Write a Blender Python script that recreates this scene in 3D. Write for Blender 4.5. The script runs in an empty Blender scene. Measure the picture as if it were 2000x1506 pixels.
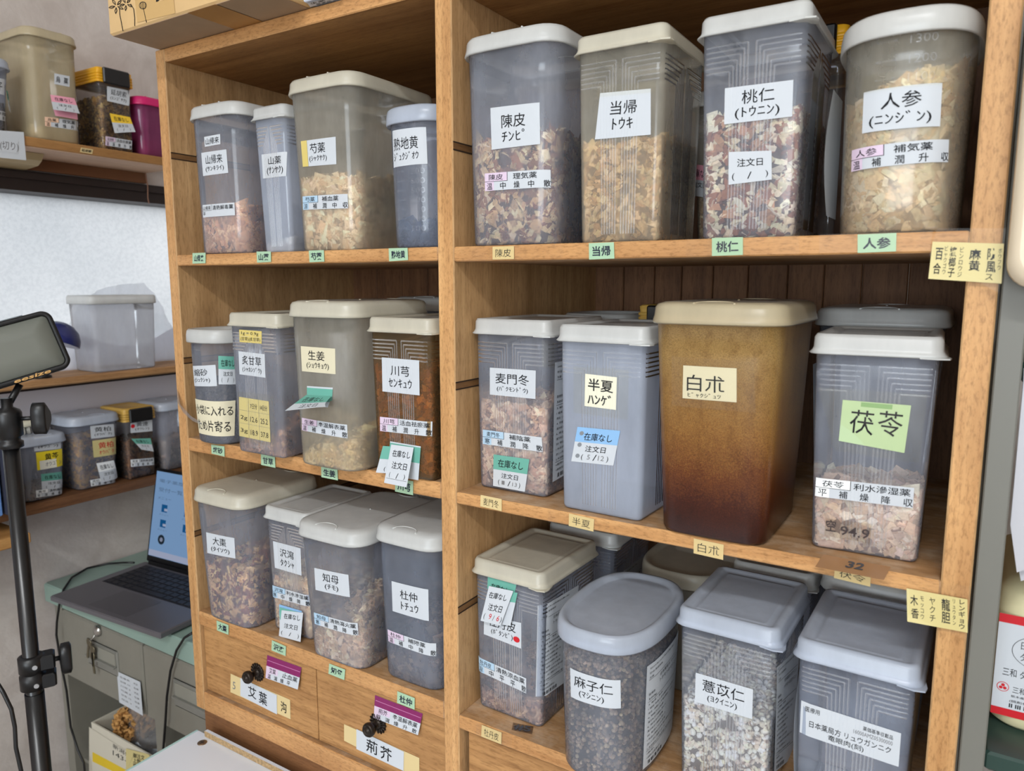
import bpy, math, random
import numpy as np
from mathutils import Vector, Matrix

random.seed(7)
RNG = np.random.default_rng(11)
SC = bpy.context.scene
COL = SC.collection

# ------------------------------------------------------------------ camera, world, lights, exposure
CAM_LOC = Vector((0.94569, -0.62318, 0.81651))
YAW, PITCH, FPX = 0.557198, 0.13864, 1440.744          # focal length in pixels of the 2000 x 1506 frame
cam_data = bpy.data.cameras.new('camera')
cam_data.sensor_width = 36.0
cam_data.lens = FPX / 2000.0 * 36.0
cam_data.clip_start = 0.01
cam_data.dof.use_dof = True
cam_data.dof.focus_distance = 0.80
cam_data.dof.aperture_fstop = 9.0
cam = bpy.data.objects.new('camera', cam_data)
cam.location = CAM_LOC
cam.rotation_euler = (math.pi / 2 - PITCH, 0, YAW)
COL.objects.link(cam)
SC.camera = cam
SC.view_settings.view_transform = 'Standard'
SC.view_settings.look = 'None'
SC.view_settings.exposure = -0.55
SC.view_settings.gamma = 1.0
SC.view_settings.use_curve_mapping = False
SC.cycles.max_bounces = 10
SC.cycles.diffuse_bounces = 4
SC.cycles.glossy_bounces = 3
SC.cycles.transmission_bounces = 6
SC.cycles.transparent_max_bounces = 24
SC.cycles.sample_clamp_indirect = 4.0
SC.cycles.use_denoising = True

world = bpy.data.worlds.new('sky')
SC.world = world
world.use_nodes = True
wn = world.node_tree
wn.nodes['Background'].inputs[0].default_value = (0.92, 0.96, 1.0, 1)
wn.nodes['Background'].inputs[1].default_value = 1.85

def area(name, loc, sx, sy, power, color, rot=(0, 0, 0)):
    l = bpy.data.lights.new(name, 'AREA')
    l.shape = 'RECTANGLE'; l.size = sx; l.size_y = sy; l.energy = power; l.color = color
    o = bpy.data.objects.new(name, l); o.location = loc; o.rotation_euler = rot
    COL.objects.link(o)
    return o
LAMP_Y, LAMP_Z, CEIL = -2.15, 2.42, 2.52
area('lamp_light', (1.35, LAMP_Y, LAMP_Z - 0.03), 1.25, 0.12, 56.0, (0.97, 0.985, 1.0), (math.radians(18), 0, 0))
area('lamp_light', (1.3, LAMP_Y - 0.9, LAMP_Z - 0.03), 2.0, 0.5, 26.0, (0.97, 0.985, 1.0), (math.radians(30), 0, 0))

# cool fill light added behind the camera to even out the shelf rows
area('added_fill_light', (1.05, -3.12, 0.95), 1.5, 1.0, 66.0, (0.84, 0.93, 1.0), (math.radians(90), 0, 0))

# ------------------------------------------------------------------ pixel rays (positions read off the photograph, meant for real surfaces)
_c, _s = math.cos(YAW), math.sin(YAW)
FWD = Vector((-_s * math.cos(PITCH), _c * math.cos(PITCH), -math.sin(PITCH)))
RIGHT = Vector((_c, _s, 0)); UP = RIGHT.cross(FWD)
def ray(x, y): return FWD + RIGHT * ((x - 1000) / FPX) - UP * ((y - 753) / FPX)
def onX(x, y, X): d = ray(x, y); return CAM_LOC + d * ((X - CAM_LOC.x) / d.x)
def onY(x, y, Y): d = ray(x, y); return CAM_LOC + d * ((Y - CAM_LOC.y) / d.y)
def onZ(x, y, Z): d = ray(x, y); return CAM_LOC + d * ((Z - CAM_LOC.z) / d.z)
def onD(x, y, D): return CAM_LOC + ray(x, y) * D

def lin(c):
    """sRGB 0-255 -> linear"""
    return tuple(((v / 255.0) / 12.92 if v <= 10 else ((v / 255.0 + 0.055) / 1.055) ** 2.4) for v in c)

# ------------------------------------------------------------------ materials
MATS = {}
class NT:
    def __init__(self, name):
        self.m = bpy.data.materials.new(name); self.m.use_nodes = True
        self.t = self.m.node_tree; self.t.nodes.clear()
        self.out = self.t.nodes.new('ShaderNodeOutputMaterial')
    def n(self, typ, **kw):
        nd = self.t.nodes.new('ShaderNode' + typ)
        for k, v in kw.items():
            if k[0] == 'i' and k[1:].isdigit(): nd.inputs[int(k[1:])].default_value = v
            elif k in nd.inputs: nd.inputs[k].default_value = v
            else: setattr(nd, k, v)
        return nd
    def l(self, a, b): self.t.links.new(a, b)
    def ramp(self, src, stops):
        r = self.n('ValToRGB'); e = r.color_ramp.elements
        e[0].position, e[0].color = stops[0][0], tuple(stops[0][1]) + (1,)
        e[1].position, e[1].color = stops[-1][0], tuple(stops[-1][1]) + (1,)
        for p, c in stops[1:-1]:
            x = e.new(p); x.color = tuple(c) + (1,)
        self.l(src, r.inputs[0]); return r.outputs[0]
    def noise(self, coord, scale3, scale=1.0, detail=4.0, rough=0.6, dist=0.0):
        mp = self.n('Mapping'); mp.inputs['Scale'].default_value = scale3; self.l(coord, mp.inputs[0])
        nz = self.n('TexNoise'); nz.inputs['Scale'].default_value = scale; nz.inputs['Detail'].default_value = detail
        nz.inputs['Roughness'].default_value = rough; nz.inputs['Distortion'].default_value = dist
        self.l(mp.outputs[0], nz.inputs['Vector']); return nz.outputs[0]
    def mixc(self, fac, a, b, mode='MIX'):
        m = self.n('Mix', data_type='RGBA', blend_type=mode)
        for v, i in ((fac, 0), (a, 6), (b, 7)):
            if isinstance(v, (int, float)): m.inputs[i].default_value = v
            elif isinstance(v, tuple): m.inputs[i].default_value = v + (1,) if len(v) == 3 else v
            else: self.l(v, m.inputs[i])
        return m.outputs[2]
    def bump(self, h, strength, dist=0.002):
        b = self.n('Bump'); b.inputs['Strength'].default_value = strength; b.inputs['Distance'].default_value = dist
        self.l(h, b.inputs['Height']); return b.outputs[0]
    def coord(self, which='Object'): return self.n('TexCoord').outputs[which]
    def done(self, shader): self.l(shader, self.out.inputs[0]); return self.m

def plain(name, rgb, rough=0.5, metal=0.0, spec=0.4, noise=0.0, nscale=40.0, coat=0.0):
    if name in MATS: return MATS[name]
    t = NT(name); p = t.n('BsdfPrincipled')
    c = lin(rgb)
    if noise:
        nz = t.noise(t.coord(), (1, 1, 1), nscale, 5)
        t.l(t.ramp(nz, [(0.3, tuple(v * (1 - noise) for v in c)), (0.7, tuple(min(1, v * (1 + noise)) for v in c))]), p.inputs['Base Color'])
        t.l(t.bump(nz, 0.15, 0.001), p.inputs['Normal'])
    else:
        p.inputs['Base Color'].default_value = c + (1,)
    p.inputs['Roughness'].default_value = rough; p.inputs['Metallic'].default_value = metal
    p.inputs['Specular IOR Level'].default_value = spec; p.inputs['Coat Weight'].default_value = coat
    MATS[name] = t.done(p.outputs[0]); return MATS[name]

def wood(name, dark, light, axis, speck=0.5, rough=0.62, freq=1.0, dust=0.0, fleck=60, grit=0.42):
    """timber with grain running along one axis of the object"""
    if name in MATS: return MATS[name]
    t = NT(name); co = t.coord()
    k = {'X': (2.2, 55, 55), 'Y': (55, 2.2, 55), 'Z': (55, 55, 2.2)}[axis]
    k = tuple(v * freq for v in k)
    g = t.noise(co, k, 1.0, 6, 0.65, 0.4)
    k2 = {'X': (fleck, 420, 420), 'Y': (420, fleck, 420), 'Z': (420, 420, fleck)}[axis]
    f = t.noise(co, k2, 1.0, 3, 0.7)
    b = t.noise(co, (1, 1, 1), 9.0, 3, 0.5)
    base = t.ramp(g, [(0.28, lin(dark)), (0.5, tuple((a + c) / 2 for a, c in zip(lin(dark), lin(light)))), (0.72, lin(light))])
    fine = t.ramp(f, [(0.34, (grit, grit * 0.86, grit * 0.72)), (0.52, (1, 1, 1)), (0.66, (1.0, 1.0, 1.0))])
    c1 = t.mixc(speck, base, fine, 'MULTIPLY')
    blot = t.ramp(b, [(0.3, (0.80, 0.76, 0.72)), (0.65, (1.06, 1.04, 1.0))])
    c2 = t.mixc(0.8, c1, blot, 'MULTIPLY')
    if dust:
        d = t.noise(co, (1, 1, 1), 30.0, 5, 0.7)
        c2 = t.mixc(t.ramp(d, [(0.45, (0, 0, 0)), (0.75, (dust,) * 3)]), c2, lin((205, 190, 170)))
    p = t.n('BsdfPrincipled'); t.l(c2, p.inputs['Base Color'])
    p.inputs['Roughness'].default_value = rough; p.inputs['Specular IOR Level'].default_value = 0.3
    t.l(t.bump(f, 0.25, 0.0006), p.inputs['Normal'])
    MATS[name] = t.done(p.outputs[0]); return MATS[name]

def frost(name, tint, opacity, rough=0.17, gloss=1.0, cloud=0.06, trans=0.45, through=None):
    """thin frosted polypropylene: part of the light goes straight through, part is scattered"""
    if name in MATS: return MATS[name]
    t = NT(name); c = lin(tint) + (1,)
    df = t.n('BsdfDiffuse'); df.inputs[0].default_value = c
    tl = t.n('BsdfTranslucent'); tl.inputs[0].default_value = c
    mx = t.n('MixShader'); mx.inputs[0].default_value = trans
    t.l(df.outputs[0], mx.inputs[1]); t.l(tl.outputs[0], mx.inputs[2])
    tr = t.n('BsdfTransparent'); tr.inputs[0].default_value = (lin(through) if through else (0.97, 0.98, 1.0)) + (1,)
    m2 = t.n('MixShader')
    nz = t.noise(t.coord(), (1, 1, 0.35), 38.0, 5, 0.6)
    mr = t.n('MapRange'); t.l(nz, mr.inputs[0])
    mr.inputs[1].default_value = 0.3; mr.inputs[2].default_value = 0.7
    mr.inputs[3].default_value = opacity - cloud; mr.inputs[4].default_value = min(1, opacity + cloud)
    t.l(mr.outputs[0], m2.inputs[0])
    t.l(tr.outputs[0], m2.inputs[1]); t.l(mx.outputs[0], m2.inputs[2])
    gl = t.n('BsdfGlossy'); gl.inputs['Roughness'].default_value = rough
    fr = t.n('Fresnel'); fr.inputs[0].default_value = 1.45
    fm = t.n('Math', operation='MULTIPLY'); t.l(fr.outputs[0], fm.inputs[0]); fm.inputs[1].default_value = gloss
    m3 = t.n('MixShader'); t.l(fm.outputs[0], m3.inputs[0])
    t.l(m2.outputs[0], m3.inputs[1]); t.l(gl.outputs[0], m3.inputs[2])
    MATS[name] = t.done(m3.outputs[0]); return MATS[name]

def stained_plastic():
    """amber stained container wall: dark brown deposit low down, tan haze above (a stain with a shape of its own)"""
    if 'stained_plastic' in MATS: return MATS['stained_plastic']
    t = NT('stained_plastic'); co = t.coord()
    sp = t.n('SeparateXYZ'); t.l(co, sp.inputs[0])
    nz = t.noise(co, (1, 1, 1), 24.0, 6, 0.75)
    fine = t.noise(co, (1, 1, 1), 700.0, 2, 0.6)
    a = t.n('Math', operation='MULTIPLY_ADD'); t.l(nz, a.inputs[0]); a.inputs[1].default_value = 0.05; t.l(sp.outputs[2], a.inputs[2])
    b = t.n('Math', operation='MULTIPLY_ADD'); t.l(fine, b.inputs[0]); b.inputs[1].default_value = 0.055; t.l(a.outputs[0], b.inputs[2])
    # less deposit on the flank
    fx = t.n('Math', operation='MULTIPLY_ADD'); t.l(sp.outputs[1], fx.inputs[0]); fx.inputs[1].default_value = 0.35; t.l(b.outputs[0], fx.inputs[2])
    m = t.n('MapRange'); t.l(fx.outputs[0], m.inputs[0]); m.inputs[1].default_value = 0.015; m.inputs[2].default_value = 0.19
    c = t.ramp(m.outputs[0], [(0.0, lin((40, 16, 12))), (0.26, lin((62, 26, 16))), (0.42, lin((98, 54, 24))), (0.62, lin((132, 92, 44))), (1.0, lin((146, 116, 68)))])
    sp2 = t.noise(co, (1, 1, 1), 1100.0, 2, 0.5); big = t.noise(co, (1, 1, 0.5), 70.0, 5, 0.7)
    c = t.mixc(0.6, c, t.ramp(sp2, [(0.36, (0.55, 0.48, 0.40)), (0.5, (0.95, 0.95, 0.95)), (0.68, (1.3, 1.28, 1.2))]), 'MULTIPLY')
    c = t.mixc(0.7, c, t.ramp(big, [(0.33, (0.66, 0.58, 0.5)), (0.5, (1, 1, 1))]), 'MULTIPLY')
    p = t.n('BsdfPrincipled'); t.l(c, p.inputs['Base Color']); p.inputs['Roughness'].default_value = 0.3
    p.inputs['Specular IOR Level'].default_value = 0.45
    MATS['stained_plastic'] = t.done(p.outputs[0]); return MATS['stained_plastic']

def herb_mat():
    if 'dried_herb' in MATS: return MATS['dried_herb']
    t = NT('dried_herb'); a = t.n('Attribute', attribute_name='Col')
    nz = t.noise(t.coord(), (1, 1, 1), 420.0, 3, 0.6)
    c = t.mixc(0.55, a.outputs[0], t.ramp(nz, [(0.3, (0.62, 0.58, 0.54)), (0.62, (1.08, 1.06, 1.04))]), 'MULTIPLY')
    p = t.n('BsdfPrincipled'); t.l(c, p.inputs['Base Color']); p.inputs['Roughness'].default_value = 0.75
    p.inputs['Specular IOR Level'].default_value = 0.2
    MATS['dried_herb'] = t.done(p.outputs[0]); return MATS['dried_herb']

def emit(name, rgb, strength):
    if name in MATS: return MATS[name]
    t = NT(name); e = t.n('Emission'); e.inputs[0].default_value = lin(rgb) + (1,); e.inputs[1].default_value = strength
    MATS[name] = t.done(e.outputs[0]); return MATS[name]

def wall_mat(name, a, b, bumps=0.35):
    if name in MATS: return MATS[name]
    t = NT(name); co = t.coord()
    n1 = t.noise(co, (1, 1, 1), 12.0, 6, 0.65, 0.6); n2 = t.noise(co, (1, 1, 1), 130.0, 4, 0.6)
    p = t.n('BsdfPrincipled'); t.l(t.ramp(n1, [(0.32, lin(a)), (0.68, lin(b))]), p.inputs['Base Color'])
    p.inputs['Roughness'].default_value = 0.85; p.inputs['Specular IOR Level'].default_value = 0.15
    t.l(t.bump(n2, bumps, 0.002), p.inputs['Normal'])
    MATS[name] = t.done(p.outputs[0]); return MATS[name]

def frosted_glass():
    t = NT('frosted_glass'); co = t.coord()
    n2 = t.noise(co, (1, 1, 1), 150.0, 3, 0.6); n1 = t.noise(co, (1, 1, 1), 3.0, 2, 0.5)
    bp = t.bump(n2, 0.55, 0.003)
    tl = t.n('BsdfTranslucent'); t.l(t.mixc(0.8, t.ramp(n1, [(0.3, (0.80, 0.81, 0.82)), (0.7, (0.9, 0.9, 0.9))]), t.ramp(n2, [(0.35, (0.88, 0.885, 0.89)), (0.6, (1, 1, 1))]), 'MULTIPLY'), tl.inputs[0]); t.l(bp, tl.inputs['Normal'])
    gl = t.n('BsdfGlossy'); gl.inputs['Roughness'].default_value = 0.35; t.l(bp, gl.inputs['Normal'])
    m = t.n('MixShader'); m.inputs[0].default_value = 0.05; t.l(tl.outputs[0], m.inputs[1]); t.l(gl.outputs[0], m.inputs[2])
    return t.done(m.outputs[0])

INK = plain('ink', (26, 26, 30), 0.6, spec=0.2)
PAPER = plain('label_paper', (198, 203, 209), 0.6, spec=0.2)
CREAM = plain('cream_paper', (216, 208, 180), 0.6, spec=0.3)
YELLOW = plain('yellow_note', (212, 192, 112), 0.55)
CARDYEL = plain('yellow_card', (208, 194, 134), 0.4)
LIME = plain('lime_note', (180, 202, 158), 0.5)
MINT = plain('mint_tape', (164, 196, 164), 0.4)
TEAL = plain('teal_band', (104, 170, 154), 0.5)
BLUEB = plain('blue_band', (136, 180, 222), 0.5)
PINKB = plain('pink_band', (232, 160, 180), 0.5)
LILAC = plain('lilac_cell', (214, 194, 214), 0.5)
SKYC = plain('sky_cell', (172, 200, 222), 0.5)
PEACH = plain('peach_cell', (236, 196, 168), 0.5)
RED = plain('red_print', (196, 24, 36), 0.5)
GREYPRINT = plain('grey_print', (120, 120, 122), 0.6)
OLDTAPE = plain('old_tape', (214, 192, 140), 0.4)
GREYDOT = plain('grey_dot', (128, 132, 138), 0.6)
SCREW = plain('screw_metal', (150, 128, 105), 0.4, 0.9)
BLACK = plain('black_plastic', (16, 16, 18), 0.38, spec=0.5)

W_SIDE = wood('cedar_upright', (172, 134, 90), (214, 175, 128), 'Z', 0.42)
W_SHELF = wood('cedar_shelf', (150, 112, 74), (192, 152, 110), 'X', 0.4, dust=0.5)
W_EDGE = wood('cedar_edge', (172, 122, 74), (216, 168, 114), 'X', 0.55, rough=0.45, fleck=120, grit=0.42)
W_EDGEV = wood('cedar_upright_edge', (174, 126, 78), (218, 172, 118), 'Z', 0.55, rough=0.45, fleck=120, grit=0.42)
W_BACK = wood('dark_back_boards', (92, 62, 42), (132, 94, 64), 'Z', 0.5)
W_DRAW = wood('drawer_front_wood', (148, 106, 64), (196, 150, 98), 'X', 0.5, freq=1.3)
W_BASE = wood('brown_base_wood', (108, 72, 44), (146, 102, 66), 'X', 0.5)
W_PALE = wood('pale_shelf_wood', (150, 108, 62), (186, 142, 92), 'Y', 0.3)
W_LIT = wood('lit_shelf_wood', (196, 164, 140), (216, 186, 164), 'Y', 0.15)  # window light on the wall shelf underside, painted into a paler wood colour
DARKGAP = plain('dark_gap', (46, 30, 16), 0.9)

# ------------------------------------------------------------------ mesh building
class MB:
    def __init__(self): self.v = []; self.f = []; self.m = []; self.sm = []
    def add(self, vs, fs, mi=0, smooth=False):
        o = len(self.v); self.v.extend([tuple(p) for p in vs])
        for f in fs: self.f.append([i + o for i in f]); self.m.append(mi); self.sm.append(smooth)
    def box(self, a, b, mi=0, mat=None):
        x0, y0, z0 = a; x1, y1, z1 = b
        vs = [(x0, y0, z0), (x1, y0, z0), (x1, y1, z0), (x0, y1, z0), (x0, y0, z1), (x1, y0, z1), (x1, y1, z1), (x0, y1, z1)]
        if mat is not None: vs = [mat @ Vector(p) for p in vs]
        self.add(vs, [(0, 3, 2, 1), (4, 5, 6, 7), (0, 1, 5, 4), (1, 2, 6, 5), (2, 3, 7, 6), (3, 0, 4, 7)], mi)
    def bbox(self, a, b, bev=0.001, mi=0, mat=None, front=None):
        """box with small chamfered edges; front = material of faces looking to -y"""
        x0, y0, z0 = a; x1, y1, z1 = b; e = bev
        ring = lambda i, z: [(x0 + i + e, y0 + i, z), (x1 - i - e, y0 + i, z), (x1 - i, y0 + i + e, z), (x1 - i, y1 - i - e, z), (x1 - i - e, y1 - i, z), (x0 + i + e, y1 - i, z), (x0 + i, y1 - i - e, z), (x0 + i, y0 + i + e, z)]
        vs = ring(e, z0) + ring(0, z0 + e) + ring(0, z1 - e) + ring(e, z1)
        if mat is not None: vs = [mat @ Vector(p) for p in vs]
        fs = []
        o = len(self.v); self.v.extend([tuple(p) for p in vs])
        def put(f, mi_): self.f.append([i + o for i in f]); self.m.append(mi_); self.sm.append(False)
        put(list(range(7, -1, -1)), mi); put(list(range(24, 32)), mi)
        for k in range(3):
            for i in range(8):
                j = (i + 1) % 8
                put([k * 8 + i, k * 8 + j, k * 8 + 8 + j, k * 8 + 8 + i], front if (front is not None and i == 0) else mi)
    def loft(self, rings, mi=0, smooth=True, cap0=False, cap1=False, close=True, mis=None):
        n = len(rings[0]); o = len(self.v)
        for r in rings: self.v.extend([tuple(p) for p in r])
        for k in range(len(rings) - 1):
            for i in range(n if close else n - 1):
                j = (i + 1) % n
                self.f.append([o + k * n + i, o + k * n + j, o + (k + 1) * n + j, o + (k + 1) * n + i])
                self.m.append(mis[k] if mis else mi); self.sm.append(smooth)
        if cap0: self.f.append([o + i for i in range(n - 1, -1, -1)]); self.m.append(mi); self.sm.append(False)
        if cap1: self.f.append([o + (len(rings) - 1) * n + i for i in range(n)]); self.m.append(mi); self.sm.append(False)
    def tube(self, pts, r, n=10, mi=0, caps=True):
        pts = [Vector(p) for p in pts]; rings = []; prev = None
        for i, p in enumerate(pts):
            t = (pts[min(i + 1, len(pts) - 1)] - pts[max(i - 1, 0)]).normalized()
            if prev is None:
                u = t.orthogonal().normalized()
            else:
                u = (prev - t * prev.dot(t)).normalized()
            prev = u; w = t.cross(u); rr = r[i] if isinstance(r, (list, tuple)) else r
            rings.append([p + (u * math.cos(a) + w * math.sin(a)) * rr for a in [2 * math.pi * k / n for k in range(n)]])
        self.loft(rings, mi, True, caps, caps)
    def lathe(self, prof, c=(0, 0, 0), axis='Z', n=24, mi=0, mat=None):
        rings = []
        for r, h in prof:
            ring = []
            for k in range(n):
                a = 2 * math.pi * k / n; x, y = r * math.cos(a), r * math.sin(a)
                p = {'Z': (x, y, h), 'Y': (x, -h, y), 'X': (h, x, y)}[axis]
                p = Vector(p) + Vector(c)
                ring.append(mat @ p if mat is not None else p)
            rings.append(ring)
        self.loft(rings, mi, True, prof[0][0] > 1e-5, prof[-1][0] > 1e-5)
    def build(self, name, mats, parent=None, loc=None):
        me = bpy.data.meshes.new(name)
        me.from_pydata(self.v, [], self.f)
        for m in (mats if isinstance(mats, (list, tuple)) else [mats]): me.materials.append(m)
        me.polygons.foreach_set('material_index', self.m)
        me.polygons.foreach_set('use_smooth', self.sm)
        me.update()
        o = bpy.data.objects.new(name, me); COL.objects.link(o)
        if parent: o.parent = parent
        if loc: o.location = loc
        return o

def tag(o, label=None, cat=None, group=None, kind=None):
    if label: o['label'] = label
    if cat: o['category'] = cat
    if group: o['group'] = group
    if kind: o['kind'] = kind
    return o
def thing(name, label, cat, loc=(0, 0, 0), rz=0.0, group=None):
    o = bpy.data.objects.new(name, None); COL.objects.link(o)
    o.empty_display_size = 0.02
    o.location = loc; o.rotation_euler = (0, 0, rz)
    return tag(o, label, cat, group)

# ------------------------------------------------------------------ lettering
_ts = bpy.data.scenes.new('lettering'); _tc = {}
def glyphs(body, weight=0.0, res=2):
    key = (body, weight)
    if key in _tc: return _tc[key]
    cu = bpy.data.curves.new('lettering', 'FONT'); cu.body = body; cu.resolution_u = res; cu.offset = weight
    cu.space_line = 1.0
    ob = bpy.data.objects.new('lettering', cu); _ts.collection.objects.link(ob)
    vl = _ts.view_layers[0]; vl.update()
    me = bpy.data.meshes.new_from_object(ob.evaluated_get(vl.depsgraph))
    n = len(me.vertices); co = np.zeros(n * 3); me.vertices.foreach_get('co', co); co = co.reshape(-1, 3)[:, :2]
    fs = [list(p.vertices) for p in me.polygons]
    if n:
        lo, hi = co.min(0), co.max(0); co = (co - lo) / np.maximum(hi - lo, 1e-6)
    _tc[key] = (co, fs)
    bpy.data.objects.remove(ob); bpy.data.meshes.remove(me); bpy.data.curves.remove(cu)
    return _tc[key]

class Surf:
    """a surface that labels stick to; u, v are local coordinates, off is the distance in front of it"""
    def __init__(self, obj_matrix, fn, norm_axis, bx=None):
        self.bx = bx; self.M = obj_matrix; self.Mi = obj_matrix.inverted(); self.fn = fn; self.ax = norm_axis
    def pt(self, u, v, off):
        return self.fn(u, v, off)
    def hit(self, px, py, off=0.0):
        o = self.Mi @ CAM_LOC; d = self.Mi.to_3x3() @ ray(px, py)
        if self.ax == 'wrap': return self.bx.hit(o, d, off)
        if self.ax == 'flank':
            u, v = self.bx.hit(o, d, off); self.bx.side(0, 0, 0); return u - self.bx._us, v
        u = v = 0.0
        for _ in range(6):
            p = self.fn(u, v, off)
            if self.ax == 'y': k = (p[1] - o.y) / d.y; q = o + d * k; u, v = q.x, q.z
            elif self.ax == 'x': k = (p[0] - o.x) / d.x; q = o + d * k; u, v = q.y, q.z
            else: k = (p[2] - o.z) / d.z; q = o + d * k; u, v = q.x, q.y
        return u, v
def planeY(M, y0): return Surf(M, lambda u, v, off: (u, y0 - off, v), 'y')
def planeX(M, x0): return Surf(M, lambda u, v, off: (x0 + off, u, v), 'x')
def planeZ(M, z0): return Surf(M, lambda u, v, off: (u, v, z0 + off), 'z')

def stick(name, parent, surf, quad, items, paper=None, lift=(0, 0, 0, 0), off=0.0005, uvquad=None, n=6, curl=0.0, label=None):
    """paper label with its print: quad = TL, TR, BR, BL in photo pixels (or uvquad in surface units).
    items: ('t', text, s0, t0, s1, t1[, mat, weight]) / ('r', mat, s0, t0, s1, t1) / ('o', mat, s, t, r)"""
    q = uvquad or [surf.hit(px, py, off + lf) for (px, py), lf in zip(quad, lift)]
    def P(s, t, e=0.0):
        w = ((1 - s) * (1 - t), s * (1 - t), s * t, (1 - s) * t)
        u = sum(a * b[0] for a, b in zip(w, q)); v = sum(a * b[1] for a, b in zip(w, q))
        return surf.pt(u, v, off + e + sum(a * b for a, b in zip(w, lift)) + curl * math.sin(math.pi * s) * t)
    mats = [paper or PAPER]; mb = MB()
    def mi(m):
        if m not in mats: mats.append(m)
        return mats.index(m)
    def grid(s0, t0, s1, t1, e, k, N=n):
        vs = [P(s0 + (s1 - s0) * i / N, t0 + (t1 - t0) * j / N, e) for j in range(N + 1) for i in range(N + 1)]
        fs = [(j * (N + 1) + i, (j + 1) * (N + 1) + i, (j + 1) * (N + 1) + i + 1, j * (N + 1) + i + 1) for j in range(N) for i in range(N)]
        mb.add(vs, fs, k, True)
    grid(0, 0, 1, 1, 0, 0)
    for it in items:
        if it[0] == 'r': grid(*it[2:6], 0.00012 if len(it) < 7 else it[6], mi(it[1]))
        elif it[0] == 'o':
            _, m, s, t, r = it[:5]; asp = it[5] if len(it) > 5 else 1.0; eo = it[6] if len(it) > 6 else 0.0003
            mb.add([P(s + r * math.cos(a), t + r * asp * math.sin(a), eo) for a in [-2 * math.pi * k / 32 for k in range(32)]], [list(range(32))], mi(m))
        else:
            _, body, s0, t0, s1, t1 = it[:6]
            m = it[6] if len(it) > 6 and it[6] else INK; wt = it[7] if len(it) > 7 else 0.0
            co, fs = glyphs(body, wt)
            mb.add([P(s0 + (s1 - s0) * x, t1 + (t0 - t1) * y, 0.00026) for x, y in co], fs, mi(m))
    o = mb.build(name, mats, parent)
    if label: o['label'] = label
    return o

def name_items(kanji, kana, paren=True, thin=0.0015, k=(0.16, 0.14, 0.84, 0.52), r=(0.14, 0.60, 0.86, 0.86)):
    return [('t', kanji) + k + (None, thin), ('t', ('(%s)' % kana) if paren else kana) + r + (None, thin)]
def strip_items(name, cat, five, cell):
    it = [('r', cell, 0.0, 0.0, 0.37, 0.5), ('r', cell, 0.0, 0.5, 0.15, 1.0), ('r', INK, 0, 0.475, 0.37, 0.5, 0.0002), ('r', INK, 0.365, 0, 0.372, 0.5, 0.0002),
          ('t', name, 0.07, 0.09, 0.30, 0.42, None, 0.004), ('t', cat, 0.46 if len(cat) < 5 else 0.40, 0.09, 0.82 if len(cat) < 5 else 0.97, 0.45, None, 0.006)]
    for i, ch in enumerate(five): it.append(('t', ch, 0.035 + 0.218 * i, 0.56, 0.125 + 0.218 * i, 0.95, None, 0.006))
    return it
def stock_items(band, date='', off=0.0):
    it = [('r', band, 0, 0.0, 1, 0.46), ('t', '在庫なし', 0.14, 0.12, 0.86, 0.37, None, 0.008),
          ('t', '注文日', 0.25, 0.54, 0.75, 0.70, None, 0.006), ('t', '(', 0.16, 0.76, 0.2, 0.94), ('t', ')', 0.8, 0.76, 0.84, 0.94), ('t', '/', 0.46, 0.76, 0.54, 0.92)]
    if date:
        a, b = date
        if a: it.append(('t', a, 0.27, 0.78, 0.36, 0.9, GREYPRINT))
        if b: it.append(('t', b, 0.6, 0.78, 0.74, 0.9, GREYPRINT))
    return it
INSERT_TEXT = ['2023年12月改訂(第1版)', '貯法:室温保存', '生薬', '日本薬局方 生薬 刻', 'トチモトの生薬', '医療用', '500g', '3. 組成・性状', '1 組成 本品は日本薬局方の生薬を', '用法・用量により適宜増減して刻む',
               '4. 効能又は効果', '漢方処方の調剤に用いる', '6. 用法及び用量', '漢方処方の調剤に用いる', '20. 取扱い上の注意', '1 本品は直射日光を避け湿気の少ない', '涼しい所に保管すること', '2 天然物なので色調等に差がある', '<販売>', '<調剤包装単位>']
def insert_items(title=None):
    it = []; y = 0.03
    for i, s in enumerate(INSERT_TEXT):
        big = i in (3, 4)
        if big and title: s = title[i - 3]
        h = 0.033 if big else (0.024 if i in (5, 6) else 0.02)
        x0 = 0.32 if big else 0.06
        w = min(0.9 - x0, len(s) * (0.075 if big else 0.045))
        it.append(('t', s, x0, y, x0 + w, y + h, None, 0.0)); y += h + 0.0235
        if i in (2, 6, 17): it.append(('r', INK, 0.05, y - 0.013, 0.95, y - 0.010, 0.0002)); y += 0.004
    for k in range(22):
        if (k * 7) % 5 != 1: it.append(('r', INK, 0.1 + 0.018 * k, 0.945, 0.1 + 0.018 * k + (0.012 if k % 3 else 0.006), 0.98, 0.0002))
    return it

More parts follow.
